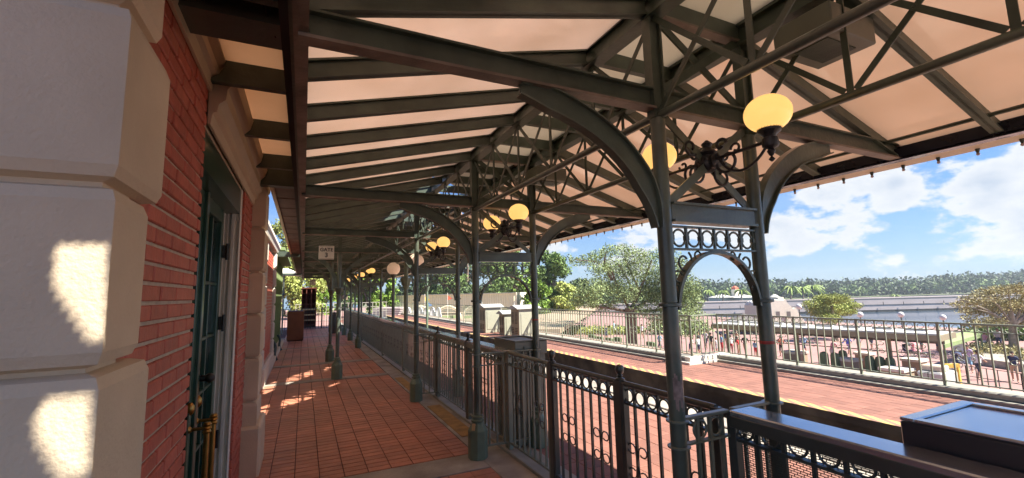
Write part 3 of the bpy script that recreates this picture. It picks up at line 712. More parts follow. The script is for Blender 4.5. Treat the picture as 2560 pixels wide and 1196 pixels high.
def arch_bracket(t, sgn):
    P = bez((sgn * .385, 0, 1.90), (sgn * .40, 0, 2.20), (sgn * .72, 0, 2.44), (sgn * 1.12, 0, 2.475), 16)
    w_ = [.03 + .075 * min(1, i / 4) for i in range(17)]; w_[-1] = .05; w_[-2] = .08
    MB().path(P, w_, .012, (0, 1, 0)).build('arch_bracket', 'steel_dark' if sgn < 0 else 'steel_green', t)
    # flange along the outer edge
    Q = []
    for i, p in enumerate(P):
        d = (P[min(i + 1, 16)] - P[max(i - 1, 0)]).normalized(); r = d.cross(Vector((0, 1, 0))).normalized() * (w_[i] / 2)
        Q.append((p + r, p - r))
    MB().path([q[0] for q in Q], .008, .05, (0, 1, 0)).path([q[1] for q in Q], .008, .05, (0, 1, 0)).build('bracket_flange', 'steel_green', t)
def tie(t, x0, x1):
    MB().box((x0, -.033, 2.50), (x1, .033, 2.512)).build('tie_flange', 'steel_under', t)
    MB().box((x0, -.006, 2.512), (x1, .006, 2.60)).box((x0, -.033, 2.60), (x1, .033, 2.61)).build('tie_beam', 'steel_dark', t)
def make_portal():
    t = thing('portal_frame', (0, 0, 0), 'x', 'steel frame', 'paired column frames under the canopy')
    col(t, -.34); col(t, .34)
    tie(t, -1.985, -.37); tie(t, -.31, .31); tie(t, .37, 1.97)
    arch_bracket(t, -1); arch_bracket(t, 1)
    # cross beam with flanges
    MB().box((-.305, -.02, 1.942), (.305, .02, 2.018)).box((-.305, -.04, 2.018), (.305, .04, 2.03)).box((-.305, -.04, 1.93), (.305, .04, 1.942)).build('cross_beam', 'steel_green', t)
    # ring frieze
    fz = MB().box((-.305, -.015, 1.905), (.305, .015, 1.915)).box((-.305, -.015, 1.792), (.305, .015, 1.802)).build('frieze_rails', 'steel_green', t)
    for i in range(6): MB().ring((-.25 + i * .1, 0, 1.8535), .042, .006, 'xz', 20, 6).build('frieze_ring', 'steel_green', t, smooth=True)
    for i in range(7):
        x = -.30 + i * .1
        MB().box((x - .006, -.006, 1.802), (x + .006, .006, 1.905)).box((x - .011, -.011, 1.842), (x + .011, .011, 1.866)).build('frieze_post', 'steel_green', t)
    # arch
    MB().path([(-.295 * cos(pi * i / 24), 0, 1.50 + .285 * sin(pi * i / 24)) for i in range(25)], .016, .045, (0, 1, 0)).build('arch', 'steel_green', t)
    for s in (-1, 1):
        MB().tube(spiral((.225, 1.735), .058, .022, 2.2, 1.05, fx=1 if s > 0 else 1, y=0) if s > 0 else [(-p[0], 0, p[2]) for p in spiral((.225, 1.735), .058, .022, 2.2, 1.05)], .006, 6).build('scroll', 'steel_green', t, smooth=True)
        MB().ring((s * .128, 0, 1.766), .022, .005, 'xz', 14, 5).build('small_ring', 'steel_green', t, smooth=True)
        pts = spiral((.272, 1.655), .036, .014, 1.0, 1.0); MB().tube([(s * p[0], 0, p[2]) for p in pts], .005, 6).build('scroll', 'steel_green', t, smooth=True)
        MB().ring((s * .283, 0, 1.60), .019, .005, 'xz', 14, 5).build('small_ring', 'steel_green', t, smooth=True)
    # X bracing, lower and upper
    for z0, z1, m_ in ((2.035, 2.49, 'steel_green'), (2.62, 3.02, 'steel_dark')):
        MB().bar((-.30, -.008, z0), (.30, -.008, z1), .010, .045, (0, 0, 1)).build('brace', m_, t)
        MB().bar((-.30, .008, z1), (.30, .008, z0), .010, .045, (0, 0, 1)).build('brace', m_, t)
    MB().box((-.31, -.03, 3.018), (.31, .03, 3.03)).box((-.31, -.006, 3.03), (.31, .006, 3.10)).build('head_beam', 'steel_under', t)
    for s in (-.34, .34):
        for z in (.985, .87): MB().lathe((s, 0, z), [(.038, 0), (.052, .001), (.052, .008), (.038, .009)], 16).build('clamp_ring', 'fence_green', t, smooth=True)
    return t
pf = make_portal(); snap(pf)
desc = {-1: 'behind the camera position, partly overhead', 0: 'nearest and tallest, holding the largest amber lamp', 1: 'second nearest, beside the grey cabinet', 2: 'third nearest, before the mesh fence run', 5: 'far, beyond the two wall-side columns', 6: 'next to last but one, far along the fence', 7: 'next to last, small in the distance', 8: 'farthest at the end of the walkway'}
first = True
for k in (0, 1, 2, 5, 6, 7, 8, -1):
    lb = 'green paired column frame, ' + desc[k]
    if first: pf.location = (1.94, yk(k), 0); pf['label'] = lb; first = False
    else: copy_tree(pf, None, (1.94, yk(k), 0), lb)
tp = thing('red_band', (2.28, yk(0), 1.30), 'thin red band round the outer column of the nearest frame', 'tape'); MB().lathe((2.28, yk(0), 1.295), [(.0367, 0), (.0375, .001), (.0375, .016), (.0367, .017)], 16).build('band', 'band_red', tp, True)
tp = thing('red_band', (2.28, yk(1), 1.22), 'thin red band round the outer column of the second frame', 'tape'); MB().lathe((2.28, yk(1), 1.30), [(.0367, 0), (.0375, .001), (.0375, .013), (.0367, .014)], 16).build('band', 'band_red', tp, True)
# worn paint patch on the nearest inner column (a shell segment standing just proud)
m = MB()
for i in range(7):
    a0, a1 = -2.6 + i * .2, -2.6 + (i + 1) * .2; zt = 1.19 + .02 * sin(i * 1.3); zb = 1.06 + .03 * cos(i * 2.)
    m.quad(*[(XA + .0372 * cos(a), yk(0) + .0372 * sin(a), z) for a, z in ((a0, zb), (a1, zb), (a1, zt), (a0, zt))])
wp = thing('paint_patch', (XA, yk(0), 1.1), 'pinkish worn paint patch on the nearest inner column', 'paint patch'); m.build('patch', 'worn_patch', wp)
t = thing('paper_tag', (XA - .07, yk(1) - .06, .33), 'small tan paper tag stuck on the collar of the second inner column base', 'tag')
MB().bar((XA - .075, yk(1) - .075, .285), (XA - .062, yk(1) - .062, .345), .035, .003).build('card', 'label_tan', t)
# frames 3 and 4 stand on a single wall-side column, the tie runs right across
def make_wallcol():
    t = thing('wall_side_column', (0, 0, 0), 'x', 'column', 'single columns standing in the walkway')
    c = MB().tube([(0, 0, .3), (0, 0, 1.70)], .037, 16).tube([(0, 0, 1.76), (0, 0, 2.48)], .043, 16).build('shaft', 'steel_green', t, smooth=True)
    MB().lathe((0, 0, 0), [(.11, 0), (.11, .27), (.07, .33), (.065, .345)], 8, pi / 8).build('column_base', 'steel_base', t, bevel=.003)
    MB().lathe((0, 0, 0), [(.06, .34), (.075, .35), (.075, .365), (.055, .375), (.055, .395), (.065, .40), (.04, .42)], 16).build('base_ring', 'steel_base', t, smooth=True)
    MB().lathe((0, 0, 1.62), [(.04, 0), (.055, .01), (.045, .03), (.055, .06), (.09, .14), (.10, .15), (.10, .17), (.045, .175)], 8, pi / 8).build('capital', 'steel_green', t)
    MB().box((-.69, -.033, 2.50), (3.27, .033, 2.512)).build('tie_flange', 'steel_under', t)
    MB().box((-.69, -.006, 2.512), (3.27, .006, 2.60)).build('tie_beam', 'steel_dark', t)
    P = bez((-.05, 0, 1.80), (-.08, 0, 2.15), (-.3, 0, 2.38), (-.62, 0, 2.46), 12)
    MB().path(P, .07, .03, (0, 1, 0)).build('arch_bracket', 'steel_green', t)
    P = bez((.05, 0, 1.80), (.08, 0, 2.15), (.3, 0, 2.38), (.75, 0, 2.46), 12)
    MB().path(P, .07, .03, (0, 1, 0)).build('arch_bracket', 'steel_green', t)
    MB().bar((0, 0, 2.5), (0, 0, 2.9), .07, .07).build('column_head', 'steel_dark', t)
    return t
wc = make_wallcol(); snap(wc); wc.location = (.64, yk(3), 0); wc['label'] = 'green column with octagonal base and capital standing in the walkway, nearer of two'
copy_tree(wc, None, (.64, yk(4), 0), 'green column with octagonal base and capital standing in the walkway, farther of two')
# ---- twin globe lamps
def make_lamp():
    t = thing('twin_globe_lamp', (0, 0, 0), 'x', 'lamp', 'twin globe lamps hanging in the column frames')
    MB().tube([(0, -.055, 2.265), (0, .055, 2.265)], .042, 14).sphere((0, 0, 2.265), .055, 14, 8).build('hub', 'iron_black', t, smooth=True)
    MB().lathe((0, 0, 2.30), [(.03, 0), (.05, .02), (.02, .05), (.03, .07), (.008, .09)], 12).build('hub_finial', 'iron_black', t, smooth=True)
    for s in (-1, 1):
        MB().tube([(0, s * .05, 2.275), (0, s * .32, 2.275)], .009, 8).build('arm', 'iron_black', t, smooth=True)
        P = bez((0, s * .06, 2.30), (0, s * .10, 2.16), (0, s * .24, 2.12), (0, s * .345, 2.275), 14)
        MB().tube(P, .007, 7).build('arm_scroll', 'iron_black', t, smooth=True)
        MB().tube(spiral((s * .115, 2.245), .065, .02, pi if s > 0 else 0, 1.2, 'yz', sgn=s, n=22), .008, 7).build('arm_scroll', 'iron_black', t, smooth=True)
        MB().tube(spiral((s * .17, 2.295), .03, .01, 0, .9, 'yz', sgn=-s, n=14), .007, 6).build('leaf_curl', 'iron_black', t, smooth=True)
        MB().tube(spiral((s * .085, 2.34), .034, .012, pi, .9, 'yz', sgn=s, n=14), .009, 6).build('leaf_curl', 'iron_black', t, smooth=True)
        c = (0, s * .35, 0)
        MB().lathe((0, s * .35, 0), [(.004, 2.175), (.014, 2.185), (.004, 2.20), (.010, 2.205), (.018, 2.225), (.012, 2.235), (.033, 2.245), (.036, 2.25), (.034, 2.285), (.025, 2.29), (.028, 2.30), (.05, 2.318), (.052, 2.334), (.049, 2.334)], 18).build('socket_cup', 'iron_black', t, smooth=True)
        m = MB()
        for i in range(26):
            a = 2 * pi * i / 26; m.bar((.051 * cos(a), s * .35 + .051 * sin(a), 2.33), (.051 * cos(a), s * .35 + .051 * sin(a), 2.345), .006, .006)
        m.build('gallery', 'iron_black', t)
        MB().sphere((0, s * .35, 2.405), .102, 28, 18, .86).build('globe', 'globe_lit', t, smooth=True)
    for sx_ in (-1, 1):
        MB().tube([(sx_ * p[0], 0, p[2]) for p in spiral((.10, 2.20), .07, .02, 1.8, 1.1)], .007, 7).build('side_scroll', 'iron_black', t, smooth=True)
        MB().tube([(sx_ * p[0], 0, p[2]) for p in spiral((.12, 2.34), .05, .015, 4.0, 1.0)], .007, 7).build('side_scroll', 'iron_black', t, smooth=True)
    return t
lp = make_lamp(); snap(lp)
ld = {0: 'the largest and nearest', 1: 'second from the camera', 2: 'third from the camera', 5: 'fourth pair, far down the canopy', 6: 'fifth pair, small in the distance', 7: 'sixth pair, very small far away', 8: 'last pair at the far end'}
first = True
for k in (0, 1, 2, 5, 6, 7, 8):
    lb = 'black scrollwork lamp with two lit amber globes, ' + ld[k]
    if first: lp.location = (1.94, yk(k), 0); lp['label'] = lb; first = False
    else: copy_tree(lp, None, (1.94, yk(k), 0), lb)
# pale globes on posts at the two open frames
for k, nm in ((3, 'nearer and larger'), (4, 'farther and smaller')):
    y = yk(k); t = thing('globe_post', (2.2, y, 0), 'green post topped by an unlit pale pink globe, ' + nm, 'lamp post', 'pale globe posts along the fence')
    MB().tube([(2.2, y, 0), (2.2, y, 2.08)], .04, 14).build('post', 'steel_green', t, smooth=True)
    MB().lathe((2.2, y, 2.08), [(.045, 0), (.06, .02), (.09, .08), (.09, .10)], 14).build('globe_cup', 'steel_green', t, smooth=True)
    MB().sphere((2.2, y, 2.33), .175, 24, 16).build('globe', 'globe_off_glow', t, smooth=True)
# GATE signs
def text_mesh(body, size, name, m, loc, parent, ext=.002):
    c = bpy.data.curves.new(name, 'FONT'); c.body = body; c.size = size; c.align_x = 'CENTER'; c.align_y = 'CENTER'; c.extrude = ext; c.offset = size * .012
    o = bpy.data.objects.new(name, c); COL.objects.link(o)
    bpy.context.view_layer.update(); dg = bpy.context.evaluated_depsgraph_get()
    me = bpy.data.meshes.new_from_object(o.evaluated_get(dg)); bpy.data.objects.remove(o)
    me.transform(Matrix.Rotation(pi / 2, 4, 'X')); me.materials.clear(); me.materials.append(MATS[m])
    q = bpy.data.objects.new(name, me); COL.objects.link(q); q.parent = parent; q.location = Vector(loc) - ORG[parent]
    return q
def gate_sign(x, y, z, w_, h, a, b, label):
    t = thing('gate_sign', (x, y, z), label, 'sign', 'hanging gate signs')
    MB().box((x - w_ / 2, y - .012, z - h / 2), (x + w_ / 2, y + .012, z + h / 2)).build('sign_board', 'sign_face', t, bevel=.004)
    for s in (-1, 1): MB().tube([(x + s * w_ * .46, y, z + h / 2), (x + s * w_ * .46, y, 2.52)], .006, 6).build('hanger', 'steel_dark', t)
    text_mesh(a, h * .36, 'lettering', 'sign_ink', (x, y - .014, z + h * .2), t); text_mesh(b, h * .46, 'numeral', 'sign_ink', (x, y - .014, z - h * .2), t)
    m = MB()
    for z0, z1, xa, xb in ((h / 2 - .012, h / 2 - .009, -.46, .46), (-h / 2 + .009, -h / 2 + .012, -.46, .46)): m.box((x + xa * w_, y - .0135, z + z0), (x + xb * w_, y - .0122, z + z1))
    m.build('border_line', 'sign_ink', t)
gate_sign(.292, 7.20, 2.272, .215, .205, 'GATE', '3', 'small cream hanging sign reading GATE 3')
gate_sign(.30, 18.6, 2.19, .22, .23, 'GATE', '1', 'tiny cream hanging sign far down the walkway near the brown shelves')
# ================================================================== FENCES (near, x = 1.95)
FX = 1.95
cap_me = {}
def fence(y0, y1, label, mesh=0., cap=False, step=.098, m_='fence_green', finials=(), scrolls=True, x=FX, rings=True, grp='iron fence sections along the walkway', stuffbars=False):
    t = thing('iron_fence', (x, y0, 0), label, 'fence', grp)
    Lg = y1 - y0
    if cap: MB().box((x - .03, y0, .965), (x + .125, y1, 1.0)).build('cap_rail', 'cap_gloss', t, bevel=.006); MB().box((x - .034, y0, .92), (x - .022, y1, .975)).build('cap_apron', m_, t, bevel=.003)
    else: MB().tube([(x, y0, .985), (x, y1, .985)], .018, 10).build('top_rail', m_, t, smooth=True)
    MB().box((x - .016, y0, .855), (x + .016, y1, .868)).build('middle_rail', m_, t)
    MB().box((x - .016, y0, .085), (x + .016, y1, .102)).build('bottom_rail', m_, t)
    n = max(2, int(Lg / step)); st = Lg / n
    me = MB().box((-.008, -.008, .1), (.008, .008, .97)).mesh('bar', m_)
    rg = MB().ring((0, 0, 0), .040, .006, 'yz', 14, 5).mesh('ring', m_, True)
    for i in range(1, n): inst0b('bar', me, t, (x, y0 + i * st, 0))
    if rings:
        for i in range(n): inst0b('ring', rg, t, (x, y0 + (i + .5) * st, .913))
    if scrolls:
        sc = MB()
        for sy in (-1, 1):
            for sz in (-1, 1):
                pts = [(0, 0, 0), (0, sy * .012, sz * .04)] + [(0, sy * (.052 + .036 * cos(a)), sz * (.075 + .03 * sin(a))) for a in [(pi - .55 * i) for i in range(11)]]
                sc.tube(pts, .0048, 5)
        scm = sc.mesh('scroll', 'fence_dark', True)
        i = 2
        while i < n: inst0b('scroll', scm, t, (x, y0 + i * st, .51)); i += 4
    for yp in (y0, y1):
        MB().box((x - .024, yp - .024, .0), (x + .024, yp + .024, .99)).build('post', m_, t, bevel=.003)
    for yp in finials:
        MB().box((x - .03, yp - .03, 0), (x + .03, yp + .03, 1.0)).build('gate_post', 'fence_dark', t, bevel=.003)
        MB().lathe((x, yp, 1.0), [(.034, 0), (.034, .008), (.014, .02), (.02, .03), (.012, .035), (.026, .05), (.032, .07), (.026, .092), (.003, .104)], 14).build('ball_finial', 'fence_dark', t, smooth=True)
    if mesh:
        m = MB(); dz = mesh; dy = mesh * 2.7; xx = x + .02; z = .11; r = 0; wz = mesh * (.34 if mesh < .012 else .24)
        while z < .96:
            m.quad((xx, y0, z), (xx, y1, z), (xx, y1, z + wz), (xx, y0, z + wz))
            yy = y0 + (r % 2) * dy / 2
            while yy < y1: m.quad((xx, yy, z + wz), (xx, min(yy + wz * 1.2, y1), z + wz), (xx, min(yy + wz * 1.2, y1), z + dz), (xx, yy, z + dz)); yy += dy
            z += dz; r += 1
        m.build('mesh_screen', m_, t, kind='stuff')
    return t
def inst0b(name, me, parent, pos):
    o = bpy.data.objects.new(name, me); COL.objects.link(o); o.parent = parent; o.location = Vector(pos) - ORG[parent]; return o
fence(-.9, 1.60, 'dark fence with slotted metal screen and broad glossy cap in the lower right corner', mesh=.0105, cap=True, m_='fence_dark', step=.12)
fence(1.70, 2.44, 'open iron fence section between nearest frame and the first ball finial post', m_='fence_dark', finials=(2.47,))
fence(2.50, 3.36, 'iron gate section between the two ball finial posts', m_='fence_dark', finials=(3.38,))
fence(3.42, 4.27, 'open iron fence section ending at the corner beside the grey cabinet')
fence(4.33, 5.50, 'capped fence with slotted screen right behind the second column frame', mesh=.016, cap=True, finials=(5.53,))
fence(5.56, 6.93, 'screened fence section between second and third column frames', mesh=.016, cap=True, finials=(6.97,))
fence(7.05, 9.6, 'screened fence run just beyond the third column frame', mesh=.022, cap=True)
fence(9.65, 12.3, 'screened fence run beside the two open walkway columns', mesh=.03, cap=True)
fence(12.35, 16.9, 'long fence run toward the far end of the walkway', mesh=.045, cap=True, step=.11, rings=False)
fence(17.0, 24.8, 'most distant fence run before the end of the walkway', mesh=.06, cap=True, step=.16, rings=False, scrolls=False)
def cross_rail(y, label):
    t = thing('cross_railing', (1.94, y, 0), label, 'railing', 'short railings across the column frames')
    for x0, x1 in ((XA + .04, FX - .02), (FX + .02, XB - .04)):
        MB().box((x0, y - .018, .985), (x1, y + .018, 1.0)).build('top_rail', 'fence_green', t, bevel=.003)
        MB().box((x0, y - .014, .872), (x1, y + .014, .882)).build('middle_rail', 'fence_green', t)
        MB().box((x0, y - .012, .09), (x1, y + .012, .105)).build('bottom_rail', 'fence_green', t)
        n = 3
        for i in range(1, n + 1):
            x = x0 + (x1 - x0) * i / (n + .5); MB().box((x - .008, y - .008, .1), (x + .008, y + .008, .985)).build('bar', 'fence_green', t)
        for i in range(2):
            MB().ring((x0 + .10 + i * .105, y, .93), .042, .006, 'xz', 16, 5).build('ring', 'fence_green', t, smooth=True)
cross_rail(yk(0), 'short railing clamped between the nearest twin columns')
cross_rail(yk(1), 'short railing clamped between the second twin columns')
cross_rail(yk(2), 'short railing clamped between the third twin columns')
# electrical cabinets behind the fence
def cabinet(x0, x1, y0, y1, h, label, m_, inset=True):
    t = thing('equipment_cabinet', ((x0 + x1) / 2, (y0 + y1) / 2, 0), label, 'cabinet')
    MB().box((x0 + .02, y0 + .02, .02), (x1 - .02, y1 - .02, h - .15)).build('body', m_, t, bevel=.004)
    MB().box((x0, y0, h - .15), (x1, y1, h - .014)).build('lid', m_, t, bevel=.005)
    b = .045; m = MB()
    for a in ((x0, y0, x1, y0 + b), (x0, y1 - b, x1, y1), (x0, y0 + b, x0 + b, y1 - b), (x1 - b, y0 + b, x1, y1 - b)): m.box((a[0], a[1], h - .012), (a[2], a[3], h))
    m.build('lid_rim', 'cap_gloss' if m_ == 'box_dark' else m_, t, bevel=.003)
    if m_ == 'box_dark': MB().box((x0 + b + .004, y0 + b + .004, h - .013), (x1 - b - .004, y1 - b - .004, h - .009)).build('lid_panel', 'cap_gloss', t)
    MB().box((x0 + .1, y0 + .004, h - .10), (x1 - .1, y0 + .016, h - .09)).box((x0 + .10, y0 - .012, h - .125), (x0 + .108, y0 + .02, h - .06)).box((x1 - .108, y0 - .012, h - .125), (x1 - .1, y0 + .02, h - .06)).build('lid_handle', 'steel_dark', t)
    MB().box((x0 + .06, y0 + .012, .2), (x1 - .06, y0 + .02, h - .2)).build('door', m_, t, bevel=.003)
    MB().box((x1 - .11, y0 + .004, h * .5), (x1 - .09, y0 + .012, h * .5 + .12)).build('door_handle', 'steel_dark', t, bevel=.002)
    for zz in (.3, h - .32): MB().box((x0 + .052, y0 + .004, zz), (x0 + .07, y0 + .012, zz + .07)).build('hinge', 'steel_dark', t)
    return t
cabinet(2.09, 2.60, -.2, .97, 1.092, 'black glossy cabinet with sky-blue reflecting lid in the bottom right corner', 'box_dark')
cabinet(2.04, 2.43, 4.30, 4.87, 1.09, 'grey-green cabinet with raised lid beside the second frame', 'grey_box')
# ================================================================== FAR RAILING
def far_rail(x, y0, y1, label, rings=True, step=.132, scr=True):
    t = thing('iron_railing', (x, y0, .13), label, 'railing', 'iron railings along the far platform')
    MB().box((x - .02, y0, 1.005), (x + .02, y1, 1.03)).build('top_rail', 'rail_sunlit', t)
    MB().box((x - .012, y0, .905), (x + .012, y1, .917)).build('middle_rail', 'rail_sunlit', t)
    MB().box((x - .012, y0, .19), (x + .012, y1, .205)).build('bottom_rail', 'rail_sunlit', t)
    me = MB().box((-.009, -.009, .20), (.009, .009, 1.01)).mesh('bar', 'rail_sunlit')
    rg = MB().ring((0, 0, 0), .038, .005, 'yz', 10, 4).mesh('ring', 'rail_sunlit', True)
    sc = MB()
    for sy in (-1, 1):
        for sz in (-1, 1):
            sc.tube([(0, 0, 0)] + [(0, sy * (.06 + .036 * cos(a)), sz * (.062 + .03 * sin(a))) for a in [(-2.4 + .5 * i) for i in range(10)]], .0055, 4)
    scm = sc.mesh('scroll', 'rail_sunlit', True)
    n = int((y1 - y0) / step); st = (y1 - y0) / n
    for i in range(n + 1):
        if i % 8 == 0: MB().box((x - .016, y0 + i * st - .016, .12), (x + .016, y0 + i * st + .016, 1.03)).build('post', 'rail_sunlit', t)
        else: inst0b('bar', me, t, (x, y0 + i * st, 0))
        if rings and i < n: inst0b('ring', rg, t, (x, y0 + (i + .5) * st, .96))
        if scr and i % 4 == 2: inst0b('scroll', scm, t, (x, y0 + i * st, .60))
far_rail(X2, -2.0, JY - .02, 'nearer set-back railing of the far platform, overlooking the plaza')
far_rail(X1, JY + .02, 22, 'long straight railing of the far platform in front of the big oak')
far_rail(X1 - .05, 22.1, 41, 'most distant railing of the far platform near the cream wall', rings=False, step=.3, scr=False)
t = thing('iron_railing', ((X1 + X2) / 2, JY, .13), 'short return railing above the white stone corner of the far platform', 'railing', 'iron railings along the far platform')
MB().box((X1, JY - .02, 1.005), (X2, JY + .02, 1.03)).build('top_rail', 'rail_sunlit', t)
MB().box((X1, JY - .012, .905), (X2, JY + .012, .917)).build('middle_rail', 'rail_sunlit', t)
MB().box((X1, JY - .012, .19), (X2, JY + .012, .205)).build('bottom_rail', 'rail_sunlit', t)
for i in range(7):
    x = X1 + i * (X2 - X1) / 6; MB().box((x - .009, JY - .009, .19), (x + .009, JY + .009, 1.01)).build('bar', 'rail_sunlit', t)
# kiosks (louvred vent houses) on the far platform
def kiosk(x, y, w_, d, h, label):
    t = thing('vent_kiosk', (x, y, 0), label, 'kiosk', 'louvred vent kiosks on the far platform')
    MB().box((x - w_ / 2, y - d / 2, 0), (x + w_ / 2, y + d / 2, h)).build('body', 'kiosk', t, bevel=.01)
    MB().extrude([(y - d / 2 - .06, h), (y + d / 2 + .06, h), (y + d / 2 + .06, h + .03), (y, h + .14), (y - d / 2 - .06, h + .03)], 'yz', x - w_ / 2 - .10, x + w_ / 2 + .08).build('roof', 'kiosk_roof', t)
    MB().tube([(x - w_ / 2 - .02, y, h + .13), (x - w_ / 2 - .02, y, h + .26)], [.025, .01], 6).build('finial', 'kiosk_roof', t)
    xf = x - w_ / 2
    MB().box((xf - .015, y - d / 2 + .03, .06), (xf, y + d / 2 - .03, h - .02)).build('door', 'kiosk_door', t)
    for s in (-1, 1):
        yc = y + s * d * .22; dw = d * .15
        m = MB()
        for i in range(9): m.box((xf - .03, yc - dw / 1.1, h * .50 + i * h * .045), (xf - .015, yc + dw / 1.1, h * .50 + i * h * .045 + h * .02))
        m.build('upper_louvre', 'louvre', t)
        m = MB()
        for i in range(4): m.box((xf - .03, yc - dw / 1.1, h * .16 + i * h * .055), (xf - .015, yc + dw / 1.1, h * .16 + i * h * .055 + h * .025))
        m.build('lower_louvre', 'louvre', t)
    MB().box((x - w_ / 2 + .08, y - d / 2 - .012, .15), (x + w_ / 2 - .08, y - d / 2, h - .15)).build('side_panel', 'kiosk', t)
kiosk(7.12, 17.3, .75, .62, 1.02, 'leftmost and most distant louvred vent kiosk')
kiosk(7.18, 15.75, .5, .48, .80, 'smallest louvred vent kiosk, in the middle of the three')
kiosk(7.30, 14.5, .8, .66, 1.02, 'nearest louvred vent kiosk, beside the second column frame')
# lone posts with capitals standing farther along
for x, y, h, lb in ((5.0, 19.6, 2.9, 'green post with capital standing beyond the middle of the third frame'), (2.3, 11.1, 2.5, 'slim green post seen just right of the third frame')):
    t = thing('far_post', (x, y, 0), lb, 'post')
    MB().tube([(x, y, 0), (x, y, h)], .05, 12).build('shaft', 'steel_base', t, smooth=True)
    MB().lathe((x, y, 1.75), [(.05, 0), (.06, .02), (.13, .22), (.14, .24), (.14, .28), (.05, .29)], 8).build('capital', 'steel_base', t)
# ================================================================== WALKWAY FURNITURE
t = thing('podium', (-.24, 19.0, 0), 'brown wooden podium with blue top standing by the green wall', 'podium')
MB().box((-.53, 18.7, .03), (.04, 19.2, 1.10)).build('body', 'podium', t, bevel=.01)
MB().box((-.49, 18.75, 1.10), (.0, 19.15, 1.13)).build('top', 'podium_top', t)
MB().box((-.50, 18.73, 0), (.01, 19.17, .03)).build('base', 'sign_ink', t)
t = thing('wooden_shelf', (.2, 26.5, 0), 'tall dark brown wooden rack with shelves at the end of the walkway', 'shelf')
MB().box((-.10, 26.6, 0), (.62, 26.7, 2.15)).build('back_panel', 'shelf_wood', t)
for x in (-.10, .12, .36, .58): MB().box((x, 26.2, 0), (x + .04, 26.6, 2.15)).build('upright', 'shelf_wood', t)
for i in range(8): MB().box((-.10, 26.17, .12 + i * .28), (.62, 26.6, .15 + i * .28)).build('shelf', 'shelf_wood', t)
for i in (1, 2, 3): MB().box((-.06, 26.15, .10 + i * .28), (.58, 26.168, .17 + i * .28)).build('label_strip', 'label_tan', t)
t = thing('end_fence', (1.2, 25.4, 0), 'dark iron fence closing the far end of the walkway', 'fence')
MB().box((-1.0, 25.38, 1.03), (2.9, 25.42, 1.06)).build('top_rail', 'fence_dark', t); MB().box((-1.0, 25.38, .86), (2.9, 25.41, .88)).build('middle_rail', 'fence_dark', t); MB().box((-1.0, 25.38, .1), (2.9, 25.41, .13)).build('bottom_rail', 'fence_dark', t)
me = MB().box((-.011, -.011, 0), (.011, .011, 1.05)).mesh('bar', 'fence_dark')
for i in range(30): inst0b('bar', me, t, (-.95 + i * .13, 25.4, 0))
for x in (.9, 2.0): MB().box((x - .03, 25.36, 0), (x + .03, 25.44, 1.12)).build('post', 'fence_dark', t)
# forecourt beyond the walkway
MB().box((-30, 25.6, -.3), (4.6, 60, -.02)).build('forecourt', 'plaza', kind='structure')
t = thing('lattice_fence', (2, 33, 0), 'white square lattice fence beyond the end of the walkway', 'fence')
for z in (0.05, .55, .85, 1.15): MB().box((-.5, 33, z), (5.5, 33.05, z + .035)).build('rail', 'stucco_side', t)
me = MB().box((-.018, -.02, 0), (.018, .03, 1.2)).mesh('slat', 'stucco_side')
for i in range(26): inst0b('slat', me, t, (-.45 + i * .235, 33.02, 0))
# small shelter roof at left end
t = thing('end_shelter', (-.9, 22.5, 0), 'small pale shelter roof on a thin post beyond the green wall', 'shelter')
MB().box((-1.5, 22, 2.62), (-.10, 23.2, 2.70)).build('roof', 'steel_dark', t)
for i in range(5): MB().box((-1.4 + i * .05, 22.05 + i * .1, 2.70 + i * .05), (-.25 - i * .1, 23.1, 2.745 + i * .05)).build('roof_slat', 'trim_white', t)
MB().tube([(-.82, 22.2, 0), (-.82, 22.2, 2.62)], .035, 8).lathe((-.82, 22.2, 1.7), [(.04, 0), (.08, .05), (.04, .12)], 8).build('post', 'steel_green', t, smooth=True)
t = thing('trash_can', (1.25, 15.7, 0), 'dark rounded bin beside the column at the far fence', 'bin')
MB().lathe((1.25, 21.5, 0), [(.18, 0), (.22, .1), (.22, .75), (.15, .9), (.03, .95)], 12).build('body', 'fence_dark', t, smooth=True)
# ================================================================== TREES
def leafcloud(m, blobs_, n, s0, s1, flat=0.):
    tot = sum(b[3] * b[4] * b[5] for b in blobs_)
    for bx, by, bz, rx, ry, rz in blobs_:
        k = int(n * (rx * ry * rz) / tot)
        for _ in range(k):
            a, b, c = random.gauss(0, 1), random.gauss(0, 1), random.gauss(0, 1); q = sqrt(a * a + b * b + c * c) + 1e-6
            rr = (R() ** .42) * (1 + .38 * R() ** 3) / q; a, b, c = a * rr, b * rr, c * rr
            p = Vector((bx + a * rx, by + b * ry, bz + c * rz)); s = U(s0, s1)
            d = Vector((U(-1, 1), U(-1, 1), U(-.6, 1))).normalized(); e = d.orthogonal().normalized(); f_ = d.cross(e)
            if R() < .5: e, f_ = f_, e
            t1, t2 = e * s, f_ * s * U(.4, .75)
            i = len(m.v); m.v += [tuple(p - t1), tuple(p + t2 * .9 - t1 * .1 + d * s * .2), tuple(p + t1), tuple(p - t2)]; m.f.append((i, i + 1, i + 2, i + 3))
def build_leaves(m, name, mn, t):
    me = bpy.data.meshes.new(name); off = ORG[t] if t is not None else Vector()
    me.from_pydata([(a - off.x, b - off.y, c - off.z) for a, b, c in m.v], [], m.f); me.materials.append(MATS[mn])
    o = bpy.data.objects.new(name, me); COL.objects.link(o); 
    if t is not None: o.parent = t
    return o
